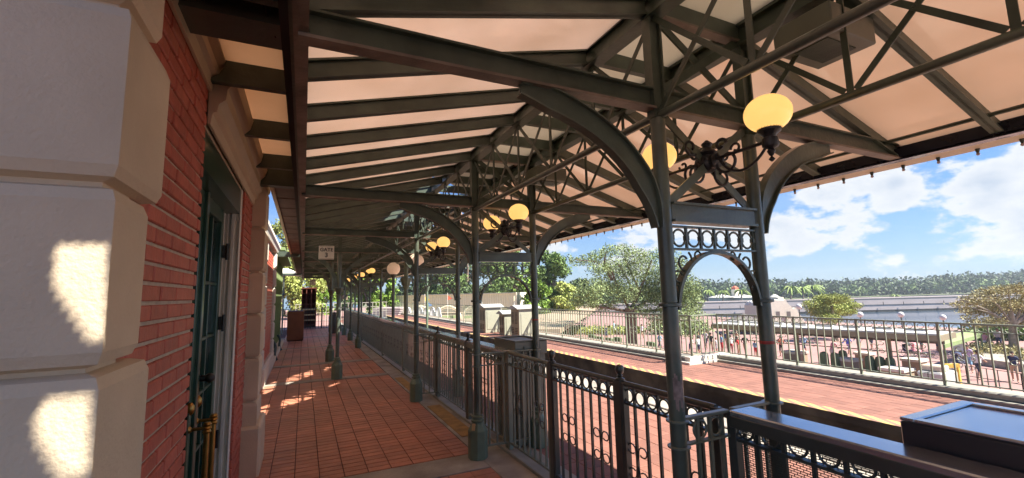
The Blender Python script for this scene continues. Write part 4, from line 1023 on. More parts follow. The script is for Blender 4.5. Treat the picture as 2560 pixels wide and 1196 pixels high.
def tree(base, h, rad, label, leaf='leaf_mid', nleaf=5000, ls=(.12, .26), trunk=.18, nb=26, low=.25, bark='bark', name='tree', cat='tree', shape='round', limbs=7, group=None, fill=1.):
    base = Vector(base); t = thing(name, base, label, cat, group)
    top = base.z + h; tz = base.z + h * low
    tm = MB(); tm.tube([base + Vector((0, 0, -.2)), base + Vector((.02 * h, 0, h * low * .6)), base + Vector((0, .02 * h, h * low)), base + Vector((.03 * h, 0, h * .62)), base + Vector((.0, 0, h * .86))], [trunk * 1.3, trunk, trunk * .85, trunk * .4, trunk * .1], 10)
    tm.build('trunk', bark, t, smooth=True)
    bl = []
    for i in range(nb):
        a = U(0, 2 * pi); q = sqrt(R()) 
        u = (i + .5) / nb
        if shape == 'cone': rr = rad * (1 - u) * .8; z = tz + (top - tz) * u; q = U(.4, 1)
        elif shape == 'flat': rr = rad * .85; z = tz + (top - tz) * (.45 + .4 * R())
        else:
            z = tz + (top - tz) * u; rr = rad * sqrt(max(.05, 1 - (2 * u - .85) ** 2 / 1.5)) * .85
        bx, by = base.x + rr * q * cos(a), base.y + rr * q * sin(a)
        s = rad * U(.22, .42) * (1 if shape != 'cone' else .75)
        bl.append((bx, by, z, s, s, s * U(.6, .9) * (1 if shape != 'flat' else .55)))
    lm = MB()
    for i in range(limbs):
        b = bl[int(i * nb / limbs)]; st = base + Vector((0, 0, h * (low + .1 * R())))
        mid = (st + Vector(b[:3])) / 2 + Vector((0, 0, .04 * h))
        lm.tube([st, mid, b[:3]], [trunk * .5, trunk * .28, trunk * .08], 6)
    if limbs: lm.build('limbs', bark, t, smooth=True)
    m = MB(); leafcloud(m, bl, nleaf, *ls)
    build_leaves(m, 'crown', leaf, t)
    return t
# the big live oak behind the far railing
ob = deep(1578, 880, 34); ob.z = PZ
t = thing('oak_tree', ob, 'big spreading live oak with grey-green crown rising behind the far railing', 'tree')
def at(px, py, D=34): return deep(px, py, D)
tk = MB(); tk.tube([ob + Vector((0, 0, -.2)), ob + Vector((.05, 0, 1.2)), at(1578, 800), at(1575, 770)], [.60, .44, .46, .40], 12)
tk.build('trunk', 'bark', t, smooth=True)
lb_ = [[(1575, 775), (1545, 720), (1530, 680), (1490, 655), (1440, 650)], [(1575, 775), (1600, 730), (1572, 670), (1560, 640)], [(1580, 775), (1640, 740), (1690, 690)], [(1575, 780), (1520, 770), (1470, 765)], [(1580, 770), (1610, 700), (1630, 650)], [(1580, 780), (1660, 775), (1720, 770)], [(1530, 700), (1510, 660), (1515, 630)], [(1590, 750), (1570, 700), (1545, 660)]]
lm = MB()
for i, pl in enumerate(lb_):
    pts = [at(x, y, 34.5 + (i % 3 - 1) * .4 * j) for j, (x, y) in enumerate(pl)]
    lm.tube(pts, [.12 * (1 - j / len(pts)) ** 1.3 + .018 for j in range(len(pts))], 7)
lm.build('limbs', 'bark', t, smooth=True)
OAKS = 1.12
oc = [(1440, 655, 20, 10), (1470, 650, 24, 14), (1500, 640, 26, 14), (1525, 625, 22, 14), (1560, 628, 24, 16), (1590, 640, 26, 18), (1618, 650, 22, 18), (1650, 640, 22, 18), (1680, 650, 24, 22), (1705, 670, 22, 22), (1500, 672, 30, 16), (1540, 670, 30, 22), (1580, 680, 34, 26), (1640, 690, 36, 26), (1690, 700, 34, 28), (1725, 720, 28, 26), (1480, 720, 34, 22), (1520, 715, 34, 26), (1560, 730, 34, 26), (1620, 730, 36, 28), (1670, 745, 38, 28), (1715, 760, 32, 30), (1740, 755, 18, 26), (1470, 752, 34, 16), (1440, 760, 24, 10), (1510, 762, 30, 16), (1650, 790, 34, 22), (1700, 795, 34, 22), (1735, 790, 22, 20), (1600, 775, 24, 16), (1455, 735, 26, 14), (1425, 645, 12, 8), (1690, 830, 22, 14), (1725, 825, 18, 16)]
bl = []
for x, y, a, b in oc:
    D = 34 + U(-2.6, 2.6); p = at(x, y, D); bl.append((p.x, p.y, p.z, a * D / 1100 * 1.12, a * D / 1100 * 1.12, b * D / 1100 * 1.15))
m = MB(); leafcloud(m, bl, 36000, .04, .095); build_leaves(m, 'crown', 'leaf_oak', t)
# tree at the right with dry feathery crown, in a planter
def gp(px, py, z=PZ): return ground(px, py, z)
pb = gp(2534, 885); 
t = thing('tree', pb, 'wide feathery dry-leaved tree at the right edge growing in the planter', 'tree')
D0 = (pb - Vector((0, 0, CH))).dot(_f)
MB().tube([pb, deep(2532, 840, D0), deep(2530, 800, D0), deep(2524, 770, D0)], [.28, .24, .20, .12], 10).build('trunk', 'bark_grey', t, smooth=True)
lm = MB()
for x, y in ((2430, 770), (2400, 750), (2470, 740), (2520, 725), (2580, 730), (2620, 750), (2450, 800), (2600, 790)): lm.tube([deep(2531, 815, D0), deep((2531 + x) / 2, (815 + y) / 2 - 8, D0), deep(x, y, D0 + U(-1, 1))], [.12, .07, .02], 6)
lm.build('limbs', 'bark_grey', t, smooth=True)
bl = []
for x, y, a, b in ((2405, 762, 26, 9), (2440, 750, 34, 14), (2480, 732, 34, 14), (2520, 724, 36, 12), (2560, 722, 36, 14), (2600, 735, 40, 16), (2640, 760, 40, 18), (2450, 778, 40, 12), (2500, 765, 46, 18), (2550, 765, 46, 22), (2600, 780, 44, 20), (2470, 805, 34, 12), (2515, 800, 36, 14), (2570, 805, 40, 14), (2420, 795, 18, 8), (2440, 812, 26, 10)):
    D = D0 + U(-2, 2); p = deep(x, y, D); bl.append((p.x, p.y, p.z, a * D / 1100, a * D / 1100, b * D / 1100))
m = MB(); leafcloud(m, bl, 20000, .04, .095); build_leaves(m, 'crown', 'leaf_dry', t)
pb = gp(2085, 850); D0 = 46
pb = deep(2085, 815, D0); pb.z = PZ
t = thing('tree', pb, 'broad olive-leaved tree by the white gabled building and the lake lamps', 'tree')
MB().tube([pb, deep(2080, 790, D0), deep(2078, 765, D0)], [.3, .22, .1], 8).build('trunk', 'bark', t, smooth=True)
bl = []
for x, y, a, b in ((2035, 765, 22, 14), (2060, 750, 26, 14), (2090, 748, 28, 13), (2115, 760, 22, 14), (2050, 780, 26, 14), (2080, 775, 30, 18), (2110, 778, 24, 12), (2140, 765, 14, 8), (2075, 797, 26, 12), (2020, 758, 12, 8), (2130, 780, 12, 7)):
    D = D0 + U(-2, 2); p = deep(x, y, D); bl.append((p.x, p.y, p.z, a * D / 1100, a * D / 1100, b * D / 1100))
m = MB(); leafcloud(m, bl, 13000, .05, .11); build_leaves(m, 'crown', 'leaf_yellow', t)
# tree belt from left to the oak
def tr_at(px, base_y, D, top_y, wpx, label, leaf, n=3500, **k):
    b = deep(px, base_y, D); tp_ = deep(px, top_y, D)
    h = tp_.z - b.z
    return tree(b, h, wpx * D / 1100 / 2, label, leaf, n, **k)
G = 'trees standing behind the cream wall and railings'
tl = [(745, 806, 34, 640, 120, 'leaf_yellow', 'yellowish tree filling the gap beyond the end shelter', 6000),
      (700, 800, 40, 560, 110, 'leaf_yellow', 'tall yellow-green tree seen between wall and gutter', 4000),
      (800, 800, 40, 655, 110, 'leaf_bright', 'light green tree behind the lattice fence', 5000),
      (862, 790, 55, 640, 90, 'leaf_mid', 'mid green tree behind the last column frames', 4000),
      (925, 790, 52, 690, 80, 'leaf_bright', 'rounded bright green shrub tree left of the conical one', 4500),
      (1040, 780, 90, 600, 130, 'leaf_dark', 'dark tall tree right behind the bright conical tree', 5000),
      (1110, 780, 85, 620, 120, 'leaf_mid', 'leafy tree seen through the arch of the third frame', 4500),
      (1165, 780, 95, 600, 120, 'leaf_dark', 'dark tree between third and second frames', 4500),
      (1240, 775, 80, 590, 140, 'leaf_mid', 'sunlit leafy tree inside the arch of the second frame', 6000),
      (1290, 775, 86, 620, 120, 'leaf_bright', 'light green tree behind the right end of the cream wall', 4500),
      (1375, 790, 60, 632, 120, 'leaf_mid', 'tall green tree just right of the second frame', 7000),
      (1345, 800, 52, 700, 80, 'leaf_bright', 'low bright green bushy tree near the second frame', 3500),
      (1412, 800, 58, 715, 80, 'leaf_yellow', 'small yellow-green tree left of the big oak', 3500),
      (1450, 800, 80, 700, 80, 'leaf_dark', 'dark tree partly hidden by the left side of the oak', 2500)]
for px, by, D, ty, wp_, lf, lb, n in tl:
    tr_at(px, by, D, ty, wp_, lb, lf, n, ls=(D * .0022, D * .0048), trunk=.012 * D * .6, group=G, low=.12)
tr_at(975, 790, 56, 668, 62, 'bright lime conical tree left of the cream wall', 'leaf_bright', 7000, ls=(.10, .2), shape='cone', nb=44, low=.05, trunk=.15, limbs=0)
# palms on the far side of the lake beam
def palm(px, py, D, h, label):
    b = deep(px, 742, D); b.z = -3.5; top = deep(px, py, D)
    t = thing('palm_tree', b, label, 'palm tree', 'palms along the lake shore')
    MB().tube([b, (b + top) / 2 + Vector((.15, 0, 0)), top], [.28, .2, .16], 8).build('trunk', 'bark_grey', t, smooth=True)
    m = MB()
    for i in range(15):
        a = 2 * pi * i / 15 + U(-.1, .1); ln = h * U(.5, .75); rise = U(.1, .8)
        prev = None
        for s in range(9):
            q = s / 8; p = top + Vector((cos(a) * ln * q, sin(a) * ln * q, ln * (rise * q - .95 * q * q)))
            if prev is not None:
                d = (p - prev); side = d.cross(Vector((0, 0, 1))).normalized() * ln * .16 * (1 - .6 * q)
                m.quad(prev, p, p + side + Vector((0, 0, -.12 * ln)), prev + side + Vector((0, 0, -.12 * ln)))
                m.quad(prev, p, p - side + Vector((0, 0, -.12 * ln)), prev - side + Vector((0, 0, -.12 * ln)))
            prev = p
    build_leaves(m, 'fronds', 'leaf_palm', t)
for px, py, D, h, lb in ((1768, 727, 130, 3.2, 'palm nearest the oak, left of the tower roof'), (1806, 728, 130, 3.0, 'low palm left of the small red tower'), (1852, 726, 130, 3.2, 'palm just right of the small red tower'),
                         (1976, 718, 125, 4.4, 'largest palm, right of the nearest outer column'), (2006, 720, 128, 3.8, 'palm second right of the column'), (2030, 716, 130, 4.2, 'rightmost palm of the close cluster'), (2238, 738, 140, 2.2, 'lone small palm by the lake edge')):
    palm(px, py, D, h, lb)
# far woods across the lake
m = MB(); m2 = MB()
def wood(m, px, D, top_py, n, s, wpx):
    b = deep(px, 738, D); tp_ = deep(px, top_py, D); b.z = WZ + .4
    h = tp_.z - b.z; r = wpx * D / 1100 / 2
    leafcloud(m, [(b.x, b.y, b.z + h * .45, r, r, h * .48), (b.x + r * .5, b.y, b.z + h * .7, r * .7, r * .7, h * .28), (b.x - r * .6, b.y, b.z + h * .62, r * .7, r * .7, h * .3)], n, s * .6, s)
def prof(px):
    t_ = [(900, 712), (1300, 712), (1700, 714), (1760, 706), (1850, 703), (1900, 700), (2000, 702), (2080, 698), (2200, 696), (2300, 694), (2360, 690), (2420, 680), (2500, 684), (2560, 676), (2700, 672)]
    for (a, ya), (b, yb) in zip(t_, t_[1:]):
        if a <= px <= b: return ya + (yb - ya) * (px - a) / (b - a)
    return 700
px = 1000
while px < 2720:
    for D, dy, q in ((330, 0, m), (300, 10, m), (272, 19, m2 if R() < .45 else m)):
        D += (px - 2000) * .05
        wood(q, px + U(-6, 6), D, prof(px) + dy + U(-7, 4), 130, 1.5, U(22, 38))
    px += 13
o = build_leaves(m, 'far_woods', 'leaf_far', None); tag(o, 'dark green woods on the far shore of the lake', 'woods', kind='stuff')
o = build_leaves(m2, 'far_shore_trees', 'leaf_far2', None); tag(o, 'lighter green trees at the water edge below the far woods', 'woods', kind='stuff')
# ================================================================== PLAZA
# long concrete beam / pier building over the lake
def seg(pa, pb_, D1, D2, z0, z1, th=2.):
    a, b = deep(pa, 745, D1), deep(pb_, 745, D2); a.z = b.z = 0
    d = (b - a).normalized(); n_ = Vector((-d.y, d.x, 0)) * th
    return a, b, n_
t = thing('long_pier_building', deep(2000, 760, 122), 'long low grey-pink concrete structure stretching across the lake', 'building')
for z0, z1, mm, off, nm in ((WZ - .3, -5.45, 'shade_dark', -.1, 'under_shade'), (-5.45, -4.1, 'beam_concrete', -.05, 'lower_wall'), (-4.1, -3.95, 'beam_dark', .05, 'ledge'), (-3.95, -2.55, 'beam_concrete', 0, 'wall'), (-2.55, -2.3, 'beam_dark', .04, 'eave'), (-2.3, -2.1, 'beam_concrete', .02, 'parapet')):  # lowest band is near-black, standing in for the shadow under the pier
    a, b, n_ = seg(1380, 2900, 120, 124, 0, 0)
    d = (b - a).normalized(); nn = Vector((-d.y, d.x, 0)); nn = nn if nn.dot(_f) > 0 else -nn
    f0, f1 = -nn * off, nn * 3
    MB().extrude([tuple((a + f0).xy), tuple((b + f0).xy), tuple((b + f1).xy), tuple((a + f1).xy)], 'xy', z0, z1).build(nm, mm, t)
me = MB().box((-.06, -.06, -3.95), (.06, .06, -3.1)).mesh('lamp_stub', 'shade_dark')
for i in range(30):
    p = a + (b - a) * (i / 30) - nn * .45; inst0b('lamp_stub', me, t, (p.x, p.y, -.2))
# covered walk roof in front (white top, olive fascia), with gates hanging in shade
A = ground(1778, 826, -1.75); B = ground(2353, 862, -1.75)
d = (B - A).normalized(); nn = Vector((-d.y, d.x, 0)); nn = nn if nn.dot(_f) > 0 else -nn
t = thing('covered_walk', (A + B) / 2, 'long flat covered walk with white roof and olive fascia on the plaza', 'shelter')
def slab(x0, x1, y0, y1, z0, z1, mm, nm, T=None):
    P = [A + d * x0 + nn * y0, A + d * x1 + nn * y0, A + d * x1 + nn * y1, A + d * x0 + nn * y1]
    return MB().extrude([tuple(p.xy) for p in P], 'xy', z0, z1).build(nm, mm, T or t)
LL = (B - A).length
slab(0, LL, 0, 3.0, -1.60, -1.28, 'fascia_olive', 'fascia'); slab(.1, LL - .1, .1, 2.9, -1.28, -1.2, 'roof_white', 'roof')
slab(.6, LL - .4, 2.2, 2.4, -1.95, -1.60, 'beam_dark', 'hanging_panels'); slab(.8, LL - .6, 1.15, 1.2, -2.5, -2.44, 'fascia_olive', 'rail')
k = 0
while k * 5.2 < LL:
    slab(.5 + k * 5.2, .66 + k * 5.2, 1.2, 1.36, PZ, -1.60, 'fascia_olive', 'post'); k += 1
for i in range(int(LL / 1.6)):
    slab(.5 + i * 1.6, 1.5 + i * 1.6, 1.6, 1.9, -1.2, -1.05, 'roof_white', 'skylight')
# green canvas annex at the right end of the walk
P0 = ground(2355, 850, -2.2); 
t = thing('green_awning', P0, 'small pale green scalloped awning at the right end of the covered walk', 'awning')
a, b, c_, e = ground(2356, 842, -1.9), ground(2440, 822, -1.9), ground(2452, 836, -2.3), ground(2360, 862, -2.3)
MB().quad(a, b, c_, e).quad(e, c_, c_ + Vector((0, 0, -.25)), e + Vector((0, 0, -.25))).build('canvas', 'wall_green', t)
for p in (a, b, c_, e): MB().tube([(p.x, p.y, PZ), (p.x, p.y, p.z)], .05, 6).build('post', 'wall_green_dark', t)
# pinkish courtyard wall strips
for x0, y0, x1, y1, lb in ((1740, 905, 2000, 925, 'x'),): pass
# white gabled pavilion
c0 = deep(1948, 800, 58); c0.z = PZ
t = thing('white_pavilion', c0, 'white curved-gable pavilion behind the covered walk, right of the nearest frame', 'building')
def wpt(px, py, D): return deep(px, py, D)
gp_ = [(1893, 805), (1893, 765), (1900, 756), (1925, 750), (1962, 752), (1968, 749), (1972, 758), (1985, 772), (1992, 770), (1998, 782), (2010, 800), (2010, 812)]
r0 = _r.normalized(); f0 = Vector((_f.x, _f.y, 0)).normalized(); m = MB(); P = []
for x, y in gp_:
    p = wpt(x, y, 58) - wpt(1893, 805, 58); P.append((p.dot(r0), wpt(x, y, 58).z))
o0 = wpt(1893, 805, 58)
n = len(P)
for dd in (0, 3.0):
    for u, z in P: m.v.append(tuple(Vector((o0.x, o0.y, 0)) + r0 * u + f0 * dd + Vector((0, 0, z))))
m.f += [tuple(range(n))[::-1], tuple(range(n, 2 * n))] + [(i, (i + 1) % n, n + (i + 1) % n, n + i) for i in range(n)]
m.build('gable', 'stone_white', t)
for x in (1915, 1945, 1972):
    p = wpt(x, 785, 57.9); MB().extrude([tuple((p - r0 * .25).xy), tuple((p + r0 * .25).xy), tuple((p + r0 * .25 + f0 * .05).xy), tuple((p - r0 * .25 + f0 * .05).xy)], 'xy', p.z - .5, p.z + .3).build('window', 'beam_dark', t)
p = wpt(1860, 790, 56)
MB().lathe((p.x, p.y, p.z - .9), [(3.4, 0), (.3, 1.1), (.02, 1.3)], 4).build('hipped_roof', 'beam_dark', t)
# little tower and pale roofs by the far shore
c0 = deep(1838, 735, 150); c0.z = -4
t = thing('red_tower', c0, 'small red-roofed tower among palms on the far shore', 'tower')
MB().box((c0.x - .8, c0.y - .8, -4), (c0.x + .8, c0.y + .8, deep(1838, 724, 150).z)).build('shaft', 'cream_wall', t)
z_ = deep(1838, 724, 150).z; MB().box((c0.x - .8, c0.y - .8, z_), (c0.x + .8, c0.y + .8, z_ + .7)).lathe((c0.x, c0.y, z_ + .7), [(1.0, 0), (.1, .5)], 4, pi / 4).build('lantern', 'flag_red', t)
for px, w_, lb in ((1815, 12, 'low pale roof left of the small red tower'), (1868, 14, 'low pale roof right of the small red tower'), (1941, 5, 'tiny white roof between column and large palm')):
    c0 = deep(px, 741, 150); t = thing('shore_building', (c0.x, c0.y, -4), lb, 'building')
    MB().box((c0.x - w_ * .45, c0.y - 2, -4), (c0.x + w_ * .15, c0.y + 3, c0.z - .3)).build('wall', 'trim_cream', t); MB().lathe((c0.x - w_ * .2, c0.y, c0.z), [(w_ * .35, -.3), (.3, .7)], 8).build('roof', 'roof_white', t)
# lake-side lamp posts with white globes
for px, py, s, D, lb in ((2054, 772, 9, 50, 'tallest white globe lamp right of the olive-leaved tree'), (2025, 778, 5, 60, 'small white globe lamp beside the trunk of the olive-leaved tree'), (2081, 781, 6, 62, 'white globe lamp second right of that tree'), (2069, 790, 6, 58, 'low white globe lamp in front of the lake'), (2150, 787, 7, 55, 'white globe lamp in the middle of the lake view'), (2250, 787, 7, 52, 'white globe lamp on the right half of the lake'), (2357, 794, 7, 50, 'white globe lamp nearest the dry-leaved tree'), (1878, 758, 6, 60, 'white globe lamp left of the nearest outer column'), (1997, 767, 7, 57, 'white globe lamp by the white pavilion')):
    if px == 2250: px = 2252
    p = deep(px, py, D); t = thing('globe_lamp_post', (p.x, p.y, PZ), lb, 'lamp post', 'white globe lamps beside the lake')
    MB().tube([(p.x, p.y, PZ), (p.x, p.y, p.z - .2)], .07, 8).build('pole', 'fence_dark', t); MB().sphere(p, s * D / 1100, 14, 10).build('globe', 'globe_white', t, smooth=True)
# waist-high stone pillars and green bins at the plaza edge near the station
for px, py, lb in ((2065, 935, 'leftmost'), (2092, 938, 'second from left'), (2112, 930, 'third from left'), (2180, 950, 'fourth from left'), (2206, 952, 'fifth from left'), (2232, 955, 'rightmost')):
    p = ground(px, py, PZ); t = thing('green_bollard', p, 'dark green rounded bollard on the plaza below the railing, %s of six' % lb, 'bollard', 'green bollards on the plaza')
    MB().lathe(p, [(.34, 0), (.34, .12), (.26, .15), (.24, 1.2), (.2, 1.35), (.05, 1.42)], 12).build('body', 'wall_green_dark', t, smooth=True)
    MB().lathe(p, [(.36, 0), (.36, .1), (.3, .12)], 12).build('foot', 'fence_dark', t)
for px, py, w_, lb in ((2125, 938, .5, 'stone pillar right of the third bollard'), (2247, 968, .55, 'stone pillar at the rightmost bollard'), (2165, 920, .4, 'stone pillar left of the fourth bollard'), (2290, 940, .45, 'lone stone pillar right of the bollards'), (1990, 915, .55, 'tan stone pillar below the outer column')):
    p = ground(px, py, PZ); t = thing('stone_pillar', p, lb, 'pillar'); MB().box((p.x - w_, p.y - w_, PZ), (p.x + w_, p.y + w_, PZ + .9)).build('shaft', 'plaza_tan', t); MB().box((p.x - w_ - .06, p.y - w_ - .06, PZ + .9), (p.x + w_ + .06, p.y + w_ + .06, PZ + 1.05)).build('cap', 'stone_white', t)
# yellow barrier and cart
p = ground(2372, 972, PZ); t = thing('yellow_barrier', p, 'bright yellow square arch barrier beside a white service cart', 'barrier')
for s in (0, .62): MB().bar(p + r0 * s, p + r0 * s + Vector((0, 0, 1.15)), .16, .16).build('leg', 'yellow', t)
MB().bar(p - r0 * .08 + Vector((0, 0, 1.2)), p + r0 * .7 + Vector((0, 0, 1.2)), .16, .2).build('top_bar', 'yellow', t)
p = ground(2350, 975, PZ); t = thing('service_cart', p, 'white low service cart beside the yellow barrier', 'cart')
MB().box((p.x - .8, p.y - .5, PZ + .25), (p.x + .9, p.y + .6, PZ + 1.0)).build('body', 'roof_white', t, bevel=.08); MB().box((p.x - .5, p.y - .4, PZ + 1.0), (p.x + .3, p.y + .5, PZ + 1.3)).build('top_box', 'trim_cream', t, bevel=.05)
for sx_, sy_ in ((-.55, -.5), (.6, -.5), (-.55, .55), (.6, .55)): MB().tube([(p.x + sx_, p.y + sy_ - .06, PZ + .22), (p.x + sx_, p.y + sy_ + .06, PZ + .22)], .22, 12).build('wheel', 'sign_ink', t)
# queue railings
m = MB()
t = thing('queue_railing', ground(2480, 960, PZ), 'thin dark queue railing on the plaza at the right', 'railing')
P = [ground(2300, 985, PZ), ground(2420, 960, PZ), ground(2560, 985, PZ), ground(2620, 1000, PZ)]
for a, b in zip(P, P[1:]):
    for z in (.45, 1.0): MB().bar(a + Vector((0, 0, z)), b + Vector((0, 0, z)), .03).build('rail', 'fence_dark', t)
    for i in range(6): q = a + (b - a) * i / 5; MB().bar(q, q + Vector((0, 0, 1.0)), .04).build('post', 'fence_dark', t)
# planter with shrubs around the dry tree
pc = gp(2534, 885); t = thing('planter', pc, 'long low stone planter with reddish shrubs under the dry-leaved tree', 'planter')
P = [ground(2400, 905, PZ), ground(2600, 935, PZ), ground(2640, 890, PZ), ground(2440, 875, PZ)]
MB().extrude([tuple(p.xy) for p in P], 'xy', PZ, PZ + .45).build('stone_edge', 'concrete', t); 
m = MB()
bl = [(P[0] * (1 - u) * (1 - v) + P[1] * u * (1 - v) + P[2] * u * v + P[3] * (1 - u) * v) for u, v in [(U(.05, .95), U(.1, .9)) for _ in range(28)]]
leafcloud(m, [(p.x, p.y, PZ + .62, .6, .6, .34) for p in bl], 3600, .06, .14); build_leaves(m, 'shrubs', 'leaf_dry', t)
m = MB(); hb = [ground(2430 + i * 14, 850, PZ) for i in range(14)]
leafcloud(m, [(p.x, p.y, PZ + .7, 1.1, 1.1, .8) for p in hb], 3000, .1, .22); o = build_leaves(m, 'hedge', 'leaf_mid', None); tag(o, 'low green hedge behind the dry-leaved tree', 'hedge')
# hedge and sign board
p = ground(2402, 905, PZ); t = thing('notice_board', p, 'blank pale notice board standing behind the walkers', 'board'); MB().extrude([tuple((p - r0 * .45).xy), tuple((p + r0 * .45).xy), tuple((p + r0 * .45 + f0 * .05).xy), tuple((p - r0 * .45 + f0 * .05).xy)], 'xy', PZ + .8, PZ + 2.2).build('panel', 'roof_white', t)
for s in (-.4, .4): MB().bar(p + r0 * s, p + r0 * s + Vector((0, 0, 1.0)), .06).build('leg', 'fence_dark', t)
# courtyard islands seen through the railing at mid left (tan paving and low tables)
MB().extrude([tuple(ground(x, y, PZ + .02).xy) for x, y in ((1350, 880), (1760, 960), (1990, 1000), (1990, 930), (1740, 890), (1420, 850))], 'xy', PZ - .02, PZ + .012).build('tan_paving', 'plaza_tan', kind='structure')
for px, py, lb in ((1480, 862, 'leftmost'), (1500, 868, 'second'), (1525, 872, 'third'), (1545, 870, 'fourth from left'), (1630, 885, 'rightmost by the oak')):
    p = ground(px, py, PZ); t = thing('turnstile', p, 'dark turnstile post behind the railing left of the oak, ' + lb, 'turnstile', 'turnstiles beyond the railing')
    MB().box((p.x - .2, p.y - .5, PZ), (p.x + .2, p.y + .5, PZ + 1.05)).build('housing', 'wall_green_dark', t, bevel=.05); MB().tube([(p.x, p.y, PZ + .8), (p.x + .5, p.y, PZ + .7)], .03, 6).build('arm', 'rail_steel', t)
# yellow-green parasol / flower bed left of the oak
p = ground(1500, 835, PZ); m = MB(); leafcloud(m, [(ground(1400 + i * 15, 830 + (i % 3) * 3, PZ).x, ground(1400 + i * 15, 830 + (i % 3) * 3, PZ).y, PZ + .4, 1.2, 1.2, .5) for i in range(14)], 3500, .1, .25)
o = build_leaves(m, 'flower_bed', 'leaf_yellow', None); tag(o, 'yellow-green flower bed seen through the railing left of the oak', 'plants', kind='stuff')
p0 = ground(1640, 850, PZ); m = MB(); leafcloud(m, [(ground(1640 + i * 13, 835, PZ).x, ground(1640 + i * 13, 835, PZ).y, PZ + .7, 1.4, 1.4, .9) for i in range(10)], 3000, .1, .22)
o = build_leaves(m, 'hedge', 'leaf_oak', None); tag(o, 'grey-green hedge below the right half of the oak', 'hedge')
# cream corrugated wall and mid-left clutter
a, b = deep(968, 760, 58), deep(1292, 760, 52); d2 = (b - a); d2.z = 0; L2 = d2.length; d2.normalize(); n2_ = Vector((-d2.y, d2.x, 0)); n2_ = n2_ if n2_.dot(_f) > 0 else -n2_
t = thing('cream_wall', (a + b) / 2, 'long sunlit cream boarded wall behind the far railing', 'wall')
za, zb_ = -.6, 1.55
MB().extrude([tuple(a.xy), tuple((a + d2 * L2).xy), tuple((a + d2 * L2 + n2_ * 4).xy), tuple((a + n2_ * 4).xy)], 'xy', za, zb_).build('boards', 'cream_wall', t)
for i in range(60):
    q = a + d2 * (L2 * i / 60) - n2_ * .06; MB().bar((q.x, q.y, za), (q.x, q.y, zb_), .05, .08).build('batten', 'cream_wall', t)
MB().extrude([tuple((a - n2_ * .2).xy), tuple((a + d2 * L2 - n2_ * .2).xy), tuple((a + d2 * L2 + n2_ * 4.2).xy), tuple((a + n2_ * 4.2).xy)], 'xy', zb_, zb_ + .1).build('coping', 'stone_white', t)
MB().extrude([tuple(p.xy) for p in (deep(900, 780, 30), deep(1400, 790, 30), deep(1500, 760, 75), deep(880, 760, 75))], 'xy', -1.2, -.9).build('garden_ground', 'plaza_tan', kind='structure')
# scalloped white tents
for i in range(8):
    px = 985 + i * 17 if i < 4 else 1050 + (i - 4) * 15; p = deep(px, 797, 40); rr = .24
    t = thing('arched_tent', p, 'small white arched hoop shelter, %s in the row beyond the far platform' % ordn[i], 'hoop shelter', 'white arched hoop shelters')
    pts = [(rr * cos(pi * j / 12), 1.0 * sin(pi * j / 12)) for j in range(13)]
    m = MB()
    for dd in (0, .6):
        for u, z in pts: m.v.append(tuple(Vector((p.x, p.y, p.z)) + r0 * u + f0 * dd + Vector((0, 0, z))))
    m.f += [tuple(range(13))[::-1], tuple(range(13, 26))] + [(j, j + 1, 14 + j, 13 + j) for j in range(12)]
    m.build('cover', 'tent_white', t)
    MB().tube([Vector((p.x, p.y, p.z)) + r0 * u - f0 * .02 + Vector((0, 0, z)) for u, z in pts], .03, 5).build('edge_hoop', 'tent_trim', t)
# big white arches with flags behind
for px, w_, lb in ((1050, 48, 'left'), (1120, 55, 'middle'), (1185, 50, 'right')):
    p = deep(px, 800, 46); rr = w_ * 46 / 1100 / 2
    t = thing('marquee', p, 'broad pale arched marquee, %s of three before the cream wall' % lb, 'marquee', 'pale arched marquees')
    pts = [p + r0 * (rr * 1.2 * cos(pi * j / 16)) + Vector((0, 0, 1.4 * sin(pi * j / 16))) for j in range(17)]
    MB().tube(pts, .10, 6).build('arch', 'cream_wall', t, smooth=True); MB().tube([q * .999 + Vector((0, 0, -.2)) for q in pts], .05, 6).build('inner_arch', 'trim_cream', t, smooth=True)
    MB().box((p.x - rr, p.y, p.z), (p.x + rr, p.y + .05, p.z + .45)).build('panel', 'wall_green', t)
for px, py, mm, lb in ((1062, 748, 'flag_yellow', 'yellow pennant on a pole left of the post with capital'), (1119, 745, 'flag_red', 'red pennant on a pole before the cream wall'), (1069, 762, 'flag_blue', 'blue hanging banner next to the yellow pennant')):
    p = deep(px, py, 44); t = thing('pennant', p, lb, 'flag'); MB().tube([(p.x, p.y, -1), (p.x, p.y, p.z + .5)], .02, 6).build('pole', 'trim_white', t)
    q = p + r0 * .5; MB().extrude([(0, -.18), (0, .18), (.5, 0)], 'xz', -.01, .01).v
    m = MB(); m.quad(p + Vector((0, 0, .25)), p + Vector((0, 0, -.25)), p + r0 * .5 + Vector((0, 0, -.08))).quad(p + f0 * .01 + Vector((0, 0, .25)), p + f0 * .01 + Vector((0, 0, -.25)), p + f0 * .01 + r0 * .5 + Vector((0, 0, -.08))); m.build('cloth', mm, t)
# stack of grey planks/boxes at the end of the track
t = thing('grey_crates', deep(945, 785, 34), 'row of flat grey stacked slabs beyond the far end of the platform', 'slab stack')
for i in range(5):
    a = deep(925 + i * 2, 795 - i * 5, 36); MB().extrude([tuple(a.xy), tuple((a + r0 * 2.2).xy), tuple((a + r0 * 2.2 + f0 * 2).xy), tuple((a + f0 * 2).xy)], 'xy', a.z, a.z + .14).build('slab', 'beam_concrete', t)
